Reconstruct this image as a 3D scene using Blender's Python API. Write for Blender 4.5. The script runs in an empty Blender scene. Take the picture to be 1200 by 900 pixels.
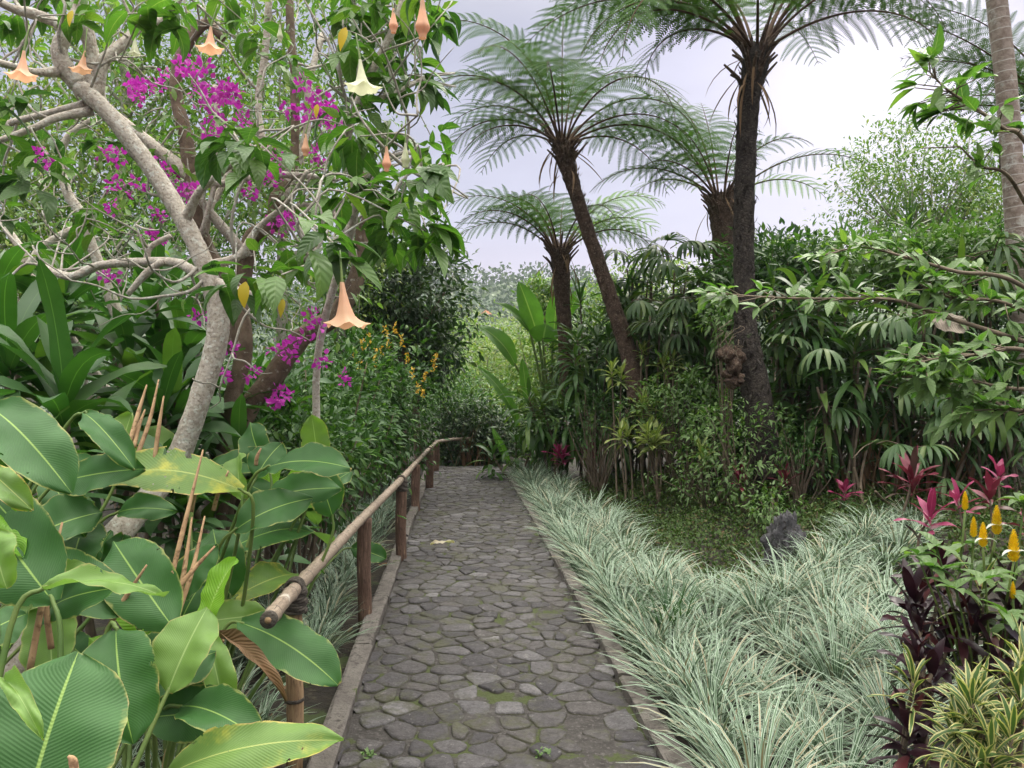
import bpy, math
import numpy as np
from math import radians as R, pi

rng = np.random.default_rng(11)
FPX, CZ = 900.0, 1.6
C = bpy.context.scene.collection
UP = np.array([0, 0, 1.0])


def P(px, py, Y):
    """A point of the garden seen at photo pixel (px, py), Y metres ahead."""
    return np.array([(px - 600) / FPX * Y, Y, CZ - (py - 450) / FPX * Y])


def nrm(v):
    v = np.asarray(v, float)
    return v / np.maximum(np.linalg.norm(v, axis=-1, keepdims=True), 1e-9)


def U(a, b, n=None):
    return rng.uniform(a, b, n)


# ------------------------------------------------------------------ objects
ORIG = {}


class Geo:
    def __init__(s):
        s.v, s.q, s.t, s.uv, s.n = [], [], [], [], 0

    def add(s, V, Q=None, UV=None, mi=0, T=None):
        V = np.asarray(V, float).reshape(-1, 3)
        if UV is None:
            UV = np.full((len(V), 2), .5)
        if Q is not None and len(Q):
            s.q.append((np.asarray(Q, np.int64).reshape(-1, 4) + s.n, mi))
        if T is not None and len(T):
            s.t.append((np.asarray(T, np.int64).reshape(-1, 3) + s.n, mi))
        s.v.append(V)
        s.uv.append(np.asarray(UV, float).reshape(-1, 2))
        s.n += len(V)

    def build(s, name, mats, parent=None, smooth=True, origin=None):
        if not isinstance(mats, (list, tuple)):
            mats = [mats]
        V = np.concatenate(s.v)
        UV = np.concatenate(s.uv)
        o0 = np.zeros(3)
        if parent is not None:
            o0 = ORIG[parent.name]
        elif origin is not None:
            o0 = np.asarray(origin, float)
        V = V - o0
        loops, starts, mis, p = [], [], [], 0
        for lst, k in ((s.q, 4), (s.t, 3)):
            for A, mi in lst:
                loops.append(A.ravel())
                starts.append(p + np.arange(len(A)) * k)
                mis.append(np.full(len(A), mi))
                p += len(A) * k
        loops, starts, mis = map(np.concatenate, (loops, starts, mis))
        me = bpy.data.meshes.new(name)
        me.vertices.add(len(V))
        me.vertices.foreach_set('co', V.ravel().astype(np.float32))
        me.loops.add(len(loops))
        me.loops.foreach_set('vertex_index', loops.astype(np.int32))
        me.polygons.add(len(starts))
        me.polygons.foreach_set('loop_start', starts.astype(np.int32))
        me.polygons.foreach_set('material_index', mis.astype(np.int32))
        me.polygons.foreach_set('use_smooth', np.full(len(starts), smooth))
        l = me.uv_layers.new(name='UVMap')
        l.data.foreach_set('uv', UV[loops].ravel().astype(np.float32))
        me.update(calc_edges=True)
        for m in mats:
            me.materials.append(m)
        o = bpy.data.objects.new(name, me)
        C.objects.link(o)
        ORIG[o.name] = o0
        if parent is not None:
            o.parent = parent
        else:
            o.location = o0
        return o


def tag(o, label, cat, group=None, kind=None):
    if label: o['label'] = label
    if cat: o['category'] = cat
    if group: o['group'] = group
    if kind: o['kind'] = kind
    return o


def thing(name, label, cat, loc, group=None):
    o = bpy.data.objects.new(name, None)
    o.empty_display_size = .1
    C.objects.link(o)
    o.location = [float(x) for x in loc]
    ORIG[o.name] = np.asarray(loc, float)
    return tag(o, label, cat, group)


# ------------------------------------------------------------------ shapes
PROF = {
    'lance': [.22, .55, .84, 1, .97, .8, .5, .03],
    'grass': [.75, 1, 1, .97, .9, .72, .45, .04],
    'strap': [.35, .62, .86, 1, 1, .9, .62, .03],
    'ovate': [.06, .72, 1, .98, .84, .6, .32, .02],
    'ellip': [.08, .66, .92, 1, .99, .9, .66, .03],
    'fan': [.25, .5, .8, 1, 1, .95, .75, .25],
}


def prof(name, s):
    a = PROF[name]
    return np.interp(s, np.linspace(0, 1, len(a)), a)


def straps(g, p, az, el, bend, L, W, K=7, pr='lance', fold=.25, across=2, bp=1.3, swing=None, roll=None, mi=0, wave=0.0):
    """N curved blades: start p, heading az, rise el, total downward bend, length L, width W."""
    az = np.atleast_1d(np.asarray(az, float)); N = len(az)
    f = lambda x: np.broadcast_to(np.asarray(x, float), (N,)).copy()
    el, bend, L, W = f(el), f(bend), f(L), f(W)
    p = np.broadcast_to(np.asarray(p, float), (N, 3))
    s = np.linspace(0, 1, K + 1)
    th = el[:, None] - bend[:, None] * s ** bp
    A = az[:, None] + (f(0 if swing is None else swing)[:, None]) * s
    tx = np.stack([np.cos(th) * np.cos(A), np.cos(th) * np.sin(A), np.sin(th)], -1)
    step = (tx[:, 1:] + tx[:, :-1]) / 2 * (L / K)[:, None, None]
    c = p[:, None, :] + np.concatenate([np.zeros((N, 1, 3)), np.cumsum(step, 1)], 1)
    side = np.stack([-np.sin(A), np.cos(A), np.zeros_like(A)], -1)
    n = np.cross(tx, side)
    rl = f(0 if roll is None else roll)[:, None, None]
    side, n = side * np.cos(rl) + n * np.sin(rl), n * np.cos(rl) - side * np.sin(rl)
    w = (W[:, None] / 2 * prof(pr, s))[..., None]
    a = np.linspace(-1, 1, across + 1)
    rows = []
    ph = U(0, 6, N)[:, None, None]
    for k in a:
        q = c + side * (k * w * math.cos(fold)) + n * (abs(k) * w * math.sin(fold))
        if wave:
            q = q + n * (wave * W[:, None, None] * k * np.sin(s * 9 + 0)[None, :, None] * np.sin(ph))
        rows.append(q)
    V = np.stack(rows, 2)                      # N, K+1, A, 3
    m = across + 1
    idx = np.arange(N * (K + 1) * m).reshape(N, K + 1, m)
    Q = np.stack([idx[:, :-1, :-1], idx[:, :-1, 1:], idx[:, 1:, 1:], idx[:, 1:, :-1]], -1)
    uu, vv = np.meshgrid((a + 1) / 2, s)
    UVs = np.broadcast_to(np.stack([uu, vv], -1), (N, K + 1, m, 2))
    g.add(V, Q, UVs, mi)
    return c


def template(L=1, W=.45, K=5, bend=.5, pr='ovate', fold=.3, across=2):
    g = Geo()
    straps(g, (0, 0, 0), [pi / 2], 0, bend, L, W, K=K, pr=pr, fold=fold, across=across)
    return g.v[0], g.q[0][0], g.uv[0]


def scatter(g, tpls, pos, ax, up, sc, mi=0):
    pos = np.asarray(pos, float); N = len(pos)
    ax = nrm(ax)
    x = nrm(np.cross(ax, up))
    z = np.cross(x, ax)
    M = np.stack([x, ax, z], -1) * np.broadcast_to(np.asarray(sc, float), (N,))[:, None, None]
    which = rng.integers(0, len(tpls), N)
    for k, (V, Q, UV) in enumerate(tpls):
        i = np.where(which == k)[0]
        if not len(i): continue
        VV = np.einsum('nij,kj->nki', M[i], V) + pos[i][:, None, :]
        QQ = Q[None] + (np.arange(len(i)) * len(V))[:, None, None]
        g.add(VV, QQ, np.tile(UV, (len(i), 1)), mi)


def smooth(pts, rad, sub=5):
    pts = np.asarray(pts, float); rad = np.asarray(rad, float)
    if len(pts) < 3:
        t = np.linspace(0, 1, sub + 1)[:, None]
        return pts[0] + (pts[-1] - pts[0]) * t, np.linspace(rad[0], rad[-1], sub + 1)
    pp = np.vstack([2 * pts[0] - pts[1], pts, 2 * pts[-1] - pts[-2]])
    out, ro = [], []
    for i in range(len(pts) - 1):
        a, b, c, d = pp[i:i + 4]
        for t in np.linspace(0, 1, sub, endpoint=False):
            out.append(.5 * (2 * b + (c - a) * t + (2 * a - 5 * b + 4 * c - d) * t * t + (3 * b - a - 3 * c + d) * t ** 3))
            ro.append(rad[i] + (rad[i + 1] - rad[i]) * t)
    out.append(pts[-1]); ro.append(rad[-1])
    return np.array(out), np.array(ro)


def tube(g, pts, rad, sides=8, sub=5, jit=0.0, mi=0, cap=True, raw=False):
    pts = np.asarray(pts, float)
    rad = np.broadcast_to(np.asarray(rad, float), (len(pts),))
    if not raw:
        pts, rad = smooth(pts, rad, sub)
    t = nrm(np.gradient(pts, axis=0))
    ref = np.array([0, 0, 1.0]) if abs(t[0][2]) < .9 else np.array([1.0, 0, 0])
    fr = []
    u = nrm(np.cross(t[0], ref))
    for k in range(len(pts)):
        u = nrm(u - t[k] * np.dot(u, t[k]))
        fr.append((u, np.cross(t[k], u)))
    a = np.linspace(0, 2 * pi, sides, endpoint=False)
    V = np.zeros((len(pts), sides, 3))
    for k, (u, w) in enumerate(fr):
        r = rad[k] * (1 + (U(-jit, jit, sides) if jit else 0))
        V[k] = pts[k] + np.outer(np.cos(a) * r, u) + np.outer(np.sin(a) * r, w)
    K = len(pts)
    i = np.arange(K * sides).reshape(K, sides)
    j = np.roll(i, -1, 1)
    Q = np.stack([i[:-1], j[:-1], j[1:], i[1:]], -1)
    ln = np.concatenate([[0], np.cumsum(np.linalg.norm(np.diff(pts, axis=0), axis=1))])
    UV = np.stack(np.meshgrid(np.arange(sides) / sides, ln), -1)
    V = V.reshape(-1, 3); UV = UV.reshape(-1, 2)
    T = None
    if cap:
        V = np.vstack([V, pts[0], pts[-1]]); UV = np.vstack([UV, [.5, 0], [.5, ln[-1]]])
        n0 = K * sides
        T = [(n0, j[0][k], i[0][k]) for k in range(sides)] + [(n0 + 1, i[-1][k], j[-1][k]) for k in range(sides)]
    g.add(V, Q, UV, mi, T)
    return pts


def bigleaf(g, base, tip, n, W, bow=.1, fold=.12, pr='ellip', K=18, A=10, wav=.012, mi=0, curl=0.0):
    base, tip = np.asarray(base, float), np.asarray(tip, float)
    n = nrm(n); d = tip - base; L = np.linalg.norm(d)
    s = np.linspace(0, 1, K + 1)
    n = nrm(n - d / L * np.dot(n, d / L))
    c = base + d * s[:, None] + n * (bow * L * 4 * s * (1 - s))[:, None]
    t = nrm(np.gradient(c, axis=0))
    side = nrm(np.cross(t, n)); nn = np.cross(side, t)
    w = W / 2 * prof(pr, s) ** .8
    a = np.linspace(-1, 1, A + 1)
    ph = U(0, 6)
    jl = 1 + U(-.02, .02, K + 1)
    V = []
    for k in range(K + 1):
        x = a * w[k] * jl[k]
        z = np.abs(a) * fold * w[k] - curl * a ** 2 * w[k] + wav * np.sin(7 * s[k] + ph + a * 2) * a * 1.5 + wav * .5 * np.sin(23 * s[k] + ph * 2) * a
        V.append(c[k] + np.outer(x, side[k]) + np.outer(z, nn[k]))
    idx = np.arange((K + 1) * (A + 1)).reshape(K + 1, A + 1)
    Q = np.stack([idx[:-1, :-1], idx[:-1, 1:], idx[1:, 1:], idx[1:, :-1]], -1)
    UV = np.stack(np.meshgrid((a + 1) / 2, s), -1)
    g.add(np.array(V), Q, UV, mi)


def ellipsoid(c, rad, n, inner=.35):
    d = nrm(rng.normal(size=(n, 3)))
    r = (inner ** 3 + (1 - inner ** 3) * rng.random(n)) ** (1 / 3)
    lump = 1 + .22 * np.sin(d[:, 0] * 5 + 1) * np.sin(d[:, 2] * 4 + 2) + .15 * np.sin(d[:, 1] * 9)
    return np.asarray(c) + d * (r * lump)[:, None] * np.asarray(rad), d


def clouds(g, cl, out, nper, spread, tpls, size, mi=0, droop=.4):
    """nper leaves round every clump centre."""
    M = len(cl)
    pos = np.repeat(cl, nper, 0); o = np.repeat(out, nper, 0)
    j = rng.normal(size=pos.shape)
    pos = pos + j * spread * np.array([1, 1, .7])
    ax = nrm(o * .5 + nrm(j) * .8 + rng.normal(size=pos.shape) * .45 + np.array([0, 0, .15 - droop]))
    up = nrm(np.array([0, 0, 1.0]) + rng.normal(size=pos.shape) * .35 + o * .3)
    scatter(g, tpls, pos, ax, up, size * U(.6, 1.25, len(pos)), mi)


def rosette(g, p, n, L, W, el=(.1, 1.3), bend=(.8, 1.5), pr='strap', K=7, fold=.25, stem=0.0, mi=0, az=None, wave=0.0, across=2):
    a = (np.arange(n) * 2.4 + U(0, 6) + U(-.2, .2, n)) if az is None else U(az[0], az[1], n)
    f = np.linspace(0, 1, n)
    e = el[0] + (el[1] - el[0]) * f + U(-.15, .15, n)
    pp = np.asarray(p, float) + np.outer(f - 1, UP) * stem
    straps(g, pp, a, e, U(bend[0], bend[1], n) * (1.1 - .5 * f), L * U(.75, 1.1, n), W * U(.8, 1.1, n), K=K, pr=pr, fold=fold, mi=mi,
           swing=U(-.4, .4, n), roll=U(-.35, .35, n), wave=wave, across=across)
# ------------------------------------------------------------------ materials
class NT:
    def __init__(s, nt):
        s.nt = nt

    def __call__(s, typ, ins=None, out=0, **at):
        n = s.nt.nodes.new('ShaderNode' + typ)
        for k, v in at.items():
            setattr(n, k, v)
        for k, v in (ins or {}).items():
            i = n.inputs[k]
            if hasattr(v, 'is_output'):
                s.nt.links.new(v, i)
            else:
                i.default_value = tuple(v) + (1,) if isinstance(v, (tuple, list)) and len(v) == 3 and i.type == 'RGBA' else v
        return n.outputs[out] if out is not None else n

    def mix(s, f, a, b, bt='MIX'):
        n = s.nt.nodes.new('ShaderNodeMix'); n.data_type = 'RGBA'; n.blend_type = bt
        for k, v in ((0, f), (6, a), (7, b)):
            i = n.inputs[k]
            if hasattr(v, 'is_output'): s.nt.links.new(v, i)
            else: i.default_value = (tuple(v) + (1,)) if k > 0 and len(v) == 3 else v
        return n.outputs[2]

    def m(s, op, a, b=0.0, c=0.0):
        return s('Math', {0: a, 1: b, 2: c}, operation=op)

    def ramp(s, x, lo, hi, a=0.0, b=1.0):
        return s('MapRange', {0: x, 1: lo, 2: hi, 3: a, 4: b}, interpolation_type='SMOOTHSTEP')

    def noise(s, scale, detail=3, rough=.55, vec=None, out=0):
        i = {'Scale': scale, 'Detail': detail, 'Roughness': rough}
        if vec is not None: i['Vector'] = vec
        return s('TexNoise', i, out=out)


def newmat(name):
    m = bpy.data.materials.new(name); m.use_nodes = True
    m.node_tree.nodes.clear()
    return m, NT(m.node_tree)


def finish(m, n, sh):
    o = n.nt.nodes.new('ShaderNodeOutputMaterial')
    n.nt.links.new(sh, o.inputs['Surface'])
    return m


def leaf(name, c0, c1, c2=None, rough=.42, trans=.28, mid=None, midw=.07, margin=None, mw=.25, veins=0, vs=.3, back=None, blot=None, blots=.62, tmul=(1.3, 1.5, .6), brown=0.0, spec=.36, holes=0.0):
    m, n = newmat(name)
    geo = n('NewGeometry', out=None)
    rnd, bf = geo.outputs['Random Per Island'], geo.outputs['Backfacing']
    tc = n('TexCoord', out=None)
    uv = n('SeparateXYZ', {0: tc.outputs['UV']}, out=None)
    a = n.m('ABSOLUTE', n.m('MULTIPLY_ADD', uv.outputs[0], 2.0, -1.0))
    col = n.mix(rnd, c0, c1)
    if c2 is not None:
        r2 = n.m('FRACT', n.m('MULTIPLY', rnd, 17.3))
        col = n.mix(n.ramp(r2, .75, .95), col, c2)
    big = n.noise(9, 3, vec=tc.outputs['Object'])
    col = n.mix(n.ramp(big, .3, .7, 0, .45), col, n.mix(.5, col, (.0, .0, .0)) if False else n.mix(1.0, col, (.6, .68, .62), 'MULTIPLY'))
    bump = None
    if blot is not None:
        nb = n.noise(5, 5, .65, vec=tc.outputs['Object'])
        col = n.mix(n.ramp(nb, blots - .06, blots + .14), col, blot)
    if veins:
        x = n.m('SINE', n.m('ADD', n.m('MULTIPLY', n.m('SUBTRACT', uv.outputs[1], n.m('MULTIPLY', a, .22)), veins * 6.28), n.m('MULTIPLY', n.noise(5, 2, vec=tc.outputs['Object']), 9.0)))
        col = n.mix(n.ramp(x, .2, 1, 0, .16), col, n.mix(1.0, col, (.55, .62, .55), 'MULTIPLY'))
        bump = n('Bump', {'Strength': vs, 'Distance': .01, 'Height': x})
    if margin is not None:
        na = n.m('ADD', a, n.m('MULTIPLY', n.m('SUBTRACT', n.noise(30, 2, vec=tc.outputs['Object']), .5), .35))
        col = n.mix(n.ramp(na, 1 - mw - .06, 1 - mw + .06), col, margin)
    if mid is not None:
        col = n.mix(n.ramp(a, midw * .4, midw, 1, 0), col, mid)
    if brown:
        nb2 = n.noise(14, 4, vec=tc.outputs['Object'])
        e = n.m('ADD', n.m('MAXIMUM', a, n.m('MULTIPLY_ADD', n.m('ABSOLUTE', n.m('MULTIPLY_ADD', uv.outputs[1], 2.0, -1.0)), 1.0, 0.0)), n.m('MULTIPLY', n.m('SUBTRACT', nb2, .5), brown))
        col = n.mix(n.ramp(e, .985, 1.03), col, (.42, .3, .13))
    if back is not None:
        col = n.mix(n.m('MULTIPLY', bf, .75), col, back)
    ins = {'Base Color': col, 'Roughness': rough, 'Specular IOR Level': spec}
    if bump is not None: ins['Normal'] = bump
    pb = n('BsdfPrincipled', ins)
    tr = n('BsdfTranslucent', {0: n.mix(1.0, col, tmul, 'MULTIPLY')})
    sh = n('MixShader', {0: trans, 1: pb, 2: tr})
    if holes:       # bites and tears, mostly near the margin
        nh = n.m('ADD', n.noise(26, 3, .6, vec=tc.outputs['Object']), n.m('MULTIPLY', n.m('POWER', a, 3.0), .16))
        sh = n('MixShader', {0: n.m('GREATER_THAN', nh, holes), 1: sh, 2: n('BsdfTransparent')})
    return finish(m, n, sh)


def surf(name, cols, scale=8, detail=5, rough=.85, bump=.4, bscale=30, coord='Object', stretch=None, patch=None, pth=.6, pscale=5, isl=0.0, bdist=.02, spec=.3, vor=0):
    m, n = newmat(name)
    tc = n('TexCoord', out=None)
    v = tc.outputs[coord]
    if stretch: v = n('Mapping', {'Vector': v, 'Scale': stretch})
    x = n.noise(scale, detail, .6, vec=v)
    col = n.mix(n.ramp(x, .3, .7), cols[0], cols[1])
    if len(cols) > 2:
        col = n.mix(n.ramp(n.noise(scale * 3.1, 4, .6, vec=v), .52, .68), col, cols[2])
    if isl:
        r = n('NewGeometry', out=None).outputs['Random Per Island']
        k = n('MapRange', {0: r, 1: 0., 2: 1., 3: 1 - isl, 4: 1 + isl})
        hsv = n('HueSaturation', {'Color': col, 'Value': k, 'Hue': n('MapRange', {0: n.m('FRACT', n.m('MULTIPLY', r, 7.7)), 1: 0., 2: 1., 3: .47, 4: .53})})
        col = hsv
    if patch is not None:
        col = n.mix(n.ramp(n.noise(pscale, 5, .65, vec=v), pth, pth + .07), col, patch)
    h = n.noise(bscale, 6, .65, vec=v)
    if vor:
        h = n.m('ADD', h, n('TexVoronoi', {'Vector': v, 'Scale': vor}))
    b = n('Bump', {'Strength': bump, 'Distance': bdist, 'Height': h})
    return finish(m, n, n('BsdfPrincipled', {'Base Color': col, 'Roughness': rough, 'Normal': b, 'Specular IOR Level': spec}))


M = {}
def ramp_(n, fac, stops):
    r = n('ValToRGB', {0: fac}, out=None)
    e = r.color_ramp.elements
    while len(e) < len(stops): e.new(.5)
    for k, (p, c) in enumerate(stops):
        e[k].position = p; e[k].color = tuple(c) + (1,)
    return r.outputs[0]
M['brug'] = leaf('brugmansia_leaf', (.06, .15, .03), (.1, .22, .04), (.17, .28, .05), mid=(.19, .28, .09), veins=7, vs=.25, back=(.12, .2, .06), trans=.35)
M['brug_dark'] = leaf('brugmansia_dark_leaf', (.035, .095, .025), (.065, .15, .035), mid=(.13, .22, .07), veins=7, vs=.25, back=(.09, .15, .06), trans=.3)
M['yellow_leaf'] = leaf('yellowing_leaf', (.6, .42, .03), (.55, .45, .06), trans=.35, tmul=(1.1, 1, .5))
M['cal'] = leaf('calathea_leaf', (.034, .11, .028), (.055, .15, .036), mid=(.26, .4, .1), midw=.035, veins=46, vs=.14, holes=.8, margin=(.3, .32, .1), mw=.018, back=(.17, .28, .09), rough=.5, trans=.3, brown=.16)
M['cal_light'] = leaf('calathea_light_leaf', (.15, .27, .06), (.18, .3, .07), mid=(.3, .42, .15), midw=.04, veins=46, vs=.13, holes=.8, margin=(.32, .34, .12), mw=.02, back=(.16, .26, .1), rough=.45, trans=.35, brown=.14)
M['cal_yellow'] = leaf('calathea_yellowed_leaf', (.13, .23, .05), (.15, .25, .06), mid=(.34, .4, .12), midw=.04, veins=40, vs=.16, holes=.74, blot=(.45, .42, .06), blots=.57, margin=(.45, .38, .1), mw=.04, rough=.45, trans=.3, brown=.3)
M['cal_bright'] = leaf('calathea_bright_leaf', (.2, .42, .04), (.24, .45, .05), veins=20, mid=(.3, .5, .1), trans=.45, brown=.1)
M['dead'] = leaf('dead_leaf', (.16, .09, .05), (.26, .16, .09), veins=16, rough=.8, trans=.1)
M['drac'] = leaf('dracaena_leaf', (.036, .115, .025), (.07, .18, .035), (.13, .25, .045), mid=(.12, .25, .06), midw=.06, rough=.45, trans=.25, back=(.06, .12, .05))
M['hedge'] = leaf('hedge_dracaena_leaf', (.032, .085, .02), (.06, .13, .03), (.13, .21, .045), mid=(.08, .15, .04), rough=.42, trans=.28)
M['fan'] = leaf('fan_palm_leaf', (.04, .09, .03), (.075, .135, .045), (.15, .2, .08), rough=.5, trans=.25)
M['fern'] = leaf('fern_frond', (.042, .096, .022), (.075, .145, .032), rough=.6, trans=.28, spec=.12)
M['fern_light'] = leaf('fern_pale_frond', (.13, .22, .05), (.17, .27, .06), rough=.5, trans=.5)
M['liri'] = leaf('variegated_grass_blade', (.045, .095, .045), (.09, .15, .075), (.3, .22, .13), margin=(.42, .51, .41), mw=.38, rough=.45, trans=.14, tmul=(1, 1.1, .9))
M['darkgrass'] = leaf('dark_grass_blade', (.03, .08, .03), (.05, .11, .04), rough=.4)
M['moss'] = leaf('ground_cover_leaf', (.034, .074, .014), (.066, .112, .022), (.085, .075, .026), rough=.6, trans=.2)
M['far'] = leaf('far_tree_leaf', (.075, .16, .03), (.14, .23, .045), (.23, .28, .06), rough=.5, trans=.35)
M['far_pale'] = leaf('pale_tree_leaf', (.12, .19, .06), (.19, .26, .08), (.27, .27, .11), rough=.5, trans=.4)
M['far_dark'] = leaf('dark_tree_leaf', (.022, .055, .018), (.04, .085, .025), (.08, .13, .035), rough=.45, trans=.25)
M['shrub'] = leaf('shrub_leaf', (.025, .075, .018), (.05, .12, .026), (.1, .19, .04), rough=.5, trans=.3, mid=(.1, .18, .06))
M['guava'] = leaf('broad_leaf', (.065, .155, .035), (.105, .215, .048), (.19, .3, .065), mid=(.22, .3, .12), veins=6, vs=.2, rough=.4, trans=.35, back=(.16, .24, .1))
M['banana'] = leaf('banana_leaf', (.08, .2, .035), (.12, .26, .045), mid=(.22, .34, .1), midw=.08, veins=30, vs=.2, back=(.17, .27, .14), trans=.4)
M['croton'] = leaf('croton_leaf', (.16, .23, .06), (.34, .38, .14), (.08, .14, .04), mid=(.4, .42, .16), midw=.25, rough=.4, trans=.3)
M['purple'] = leaf('purple_cordyline_leaf', (.022, .01, .016), (.04, .015, .024), (.09, .022, .024), rough=.3, trans=.12, tmul=(1.5, .6, .7))
M['pink'] = leaf('pink_cordyline_leaf', (.25, .022, .085), (.33, .06, .14), (.1, .02, .035), mid=(.36, .08, .16), rough=.4, trans=.3, tmul=(1.2, .8, .9))
M['red'] = leaf('red_cordyline_leaf', (.12, .02, .035), (.22, .03, .06), (.08, .05, .04), rough=.4, trans=.2, tmul=(1.2, .8, .9))
M['song'] = leaf('striped_dracaena_leaf', (.05, .1, .03), (.08, .14, .04), margin=(.42, .39, .17), mw=.4, rough=.38, trans=.25)
M['bract'] = leaf('magenta_bract', (.5, .03, .42), (.6, .06, .5), (.42, .05, .28), rough=.55, trans=.4, tmul=(1.1, .8, 1.1))
M['trumpet'] = leaf('peach_trumpet', (.82, .47, .3), (.84, .52, .36), veins=0, rough=.55, trans=.4, tmul=(1.1, 1, .9))
M['trumpet_white'] = leaf('white_trumpet', (.72, .72, .5), (.75, .74, .58), rough=.55, trans=.4, tmul=(1, 1, .9))
M['yellow'] = leaf('yellow_bract', (.9, .62, .015), (.92, .7, .02), rough=.5, trans=.3, tmul=(1.1, 1, .6))
M['white'] = leaf('white_petal', (.75, .75, .7), (.8, .8, .76), rough=.5, trans=.3, tmul=(1, 1, 1))
M['orange'] = leaf('orange_yellow_flower', (.65, .36, .03), (.7, .5, .08), rough=.5, trans=.3, tmul=(1.1, 1, .6))

M['bark'] = surf('grey_bark', [(.36, .31, .26), (.54, .49, .43), (.24, .2, .16)], scale=26, patch=(.56, .55, .5), pth=.55, pscale=34, bump=.45, bscale=70, vor=60, bdist=.008)
M['bark_pale'] = surf('pale_twig_bark', [(.3, .27, .23), (.42, .39, .34)], scale=18, patch=(.52, .52, .48), pth=.55, pscale=22, bump=.5, bscale=50)
M['bark_brown'] = surf('brown_bark', [(.1, .07, .05), (.19, .14, .1)], scale=12, patch=(.34, .32, .27), pth=.6, pscale=16, bump=.6, bscale=50)
M['fernbark'] = surf('tree_fern_bark', [(.022, .018, .016), (.06, .048, .04), (.1, .085, .07)], scale=14, bump=1, bscale=40, bdist=.04, patch=(.05, .07, .025), pth=.66, pscale=6)
M['fernbark_brown'] = surf('reddish_fern_bark', [(.05, .03, .022), (.13, .085, .06), (.2, .15, .11)], scale=14, bump=1, bscale=40, bdist=.04)
M['rachis'] = surf('frond_stalk', [(.045, .026, .018), (.09, .055, .03)], scale=10, bump=.2)
M['rachis_light'] = surf('green_frond_stalk', [(.08, .08, .03), (.13, .12, .05)], scale=10, bump=.2)
M['petiole'] = surf('green_stalk', [(.07, .13, .03), (.14, .19, .05)], scale=6, bump=.15, rough=.5)
M['drystalk'] = surf('dry_stalk', [(.3, .18, .1), (.42, .28, .16), (.16, .09, .05)], scale=12, bump=.3)
M['twig'] = surf('brown_twig', [(.09, .07, .05), (.18, .14, .1)], scale=12, bump=.3)
m, n = newmat('weathered_bamboo')
tc = n('TexCoord', out=None)
uvs = n('Mapping', {'Vector': tc.outputs['UV'], 'Scale': (3, 5, 1)})
vv = n('SeparateXYZ', {0: tc.outputs['UV']}, out=None).outputs[1]
c_ = n.mix(n.ramp(n.noise(5, 5, .6, vec=uvs), .3, .7), (.19, .14, .105), (.34, .27, .21))
c_ = n.mix(n.ramp(n.noise(16, 5, .7, vec=uvs), .52, .66), c_, (.13, .085, .06))
c_ = n.mix(n.ramp(n.noise(7, 5, .7, vec=tc.outputs['Object']), .6, .7), c_, (.5, .46, .4))
ph = n.m('ABSOLUTE', n.m('SUBTRACT', n.m('FRACT', n.m('DIVIDE', n.m('ADD', vv, .07), .3)), .5))
c_ = n.mix(n.ramp(ph, .008, .03, .7, 0), c_, (.09, .065, .05))
sp = n.m('SINE', n.m('MULTIPLY', n('SeparateXYZ', {0: tc.outputs['UV']}, out=None).outputs[0], 25.1))
c_ = n.mix(n.ramp(n.m('ADD', sp, n.m('MULTIPLY', n.noise(2.2, 3, vec=uvs), .5)), 1.27, 1.3), c_, (.05, .035, .03))
b_ = n('Bump', {'Strength': .35, 'Distance': .006, 'Height': n.noise(18, 5, .6, vec=uvs)})
M['bamboo'] = finish(m, n, n('BsdfPrincipled', {'Base Color': c_, 'Roughness': .6, 'Normal': b_}))
M['post'] = surf('stained_wood_post', [(.085, .048, .034), (.17, .105, .075), (.045, .028, .02)], scale=4, coord='UV', stretch=(5, 1.6, 1), bump=.6, bscale=12, rough=.75, patch=(.3, .2, .13), pth=.62, pscale=4)
M['post_pale'] = surf('pale_bamboo_post', [(.24, .15, .085), (.38, .26, .15), (.12, .07, .045)], scale=4, coord='UV', stretch=(5, 1.4, 1), bump=.4, bscale=14, rough=.7)
M['rope'] = surf('dark_lashing', [(.05, .04, .035), (.14, .12, .1)], scale=60, bump=.8, bscale=120, stretch=(1, 1, 4))
M['hole'] = surf('bamboo_hollow_shade', [(.03, .02, .015), (.07, .05, .035)], scale=20)  # dark colour painted in for the shade inside the cut bamboo
M['soil'] = surf('dark_soil', [(.012, .01, .008), (.028, .022, .016), (.055, .046, .03)], scale=5, bump=.8, bscale=30, patch=(.04, .055, .018), pth=.55, pscale=3)
m, n = newmat('path_stone')
tc = n('TexCoord', out=None); oc = tc.outputs['Object']
r_ = n('NewGeometry', out=None).outputs['Random Per Island']
c_ = ramp_(n, r_, [(0, (.052, .047, .052)), (.35, (.072, .066, .071)), (.6, (.086, .077, .077)), (.85, (.105, .098, .105)), (.96, (.13, .122, .128)), (1, (.18, .17, .178))])
c_ = n.mix(n.ramp(n.noise(34, 7, .8, vec=oc), .38, .62, 0, .9), c_, n.mix(1.0, c_, (.42, .4, .4), 'MULTIPLY'))
c_ = n.mix(n.ramp(n.noise(17, 7, .8, vec=oc), .57, .66, 0, .7), c_, (.23, .215, .215))
c_ = n.mix(n.ramp(n.noise(90, 3, .6, vec=oc), .62, .72, 0, .6), c_, (.03, .027, .027))
zz_ = n('SeparateXYZ', {0: oc}, out=None).outputs[2]
low = n.m('ADD', n.m('MULTIPLY', zz_, 60.0), n.m('MULTIPLY', n.noise(24, 4, .7, vec=oc), .9))
c_ = n.mix(n.ramp(low, .55, 1.0, .85, 0), c_, n.mix(n.noise(5, 3, vec=oc), (.05, .042, .036), (.055, .06, .022)))
c_ = n.mix(n.ramp(n.noise(2.6, 7, .75, vec=oc), .52, .64, 0, .8), c_, n.mix(n.noise(30, 3, vec=oc), (.05, .042, .034), (.06, .068, .024)))
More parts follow.
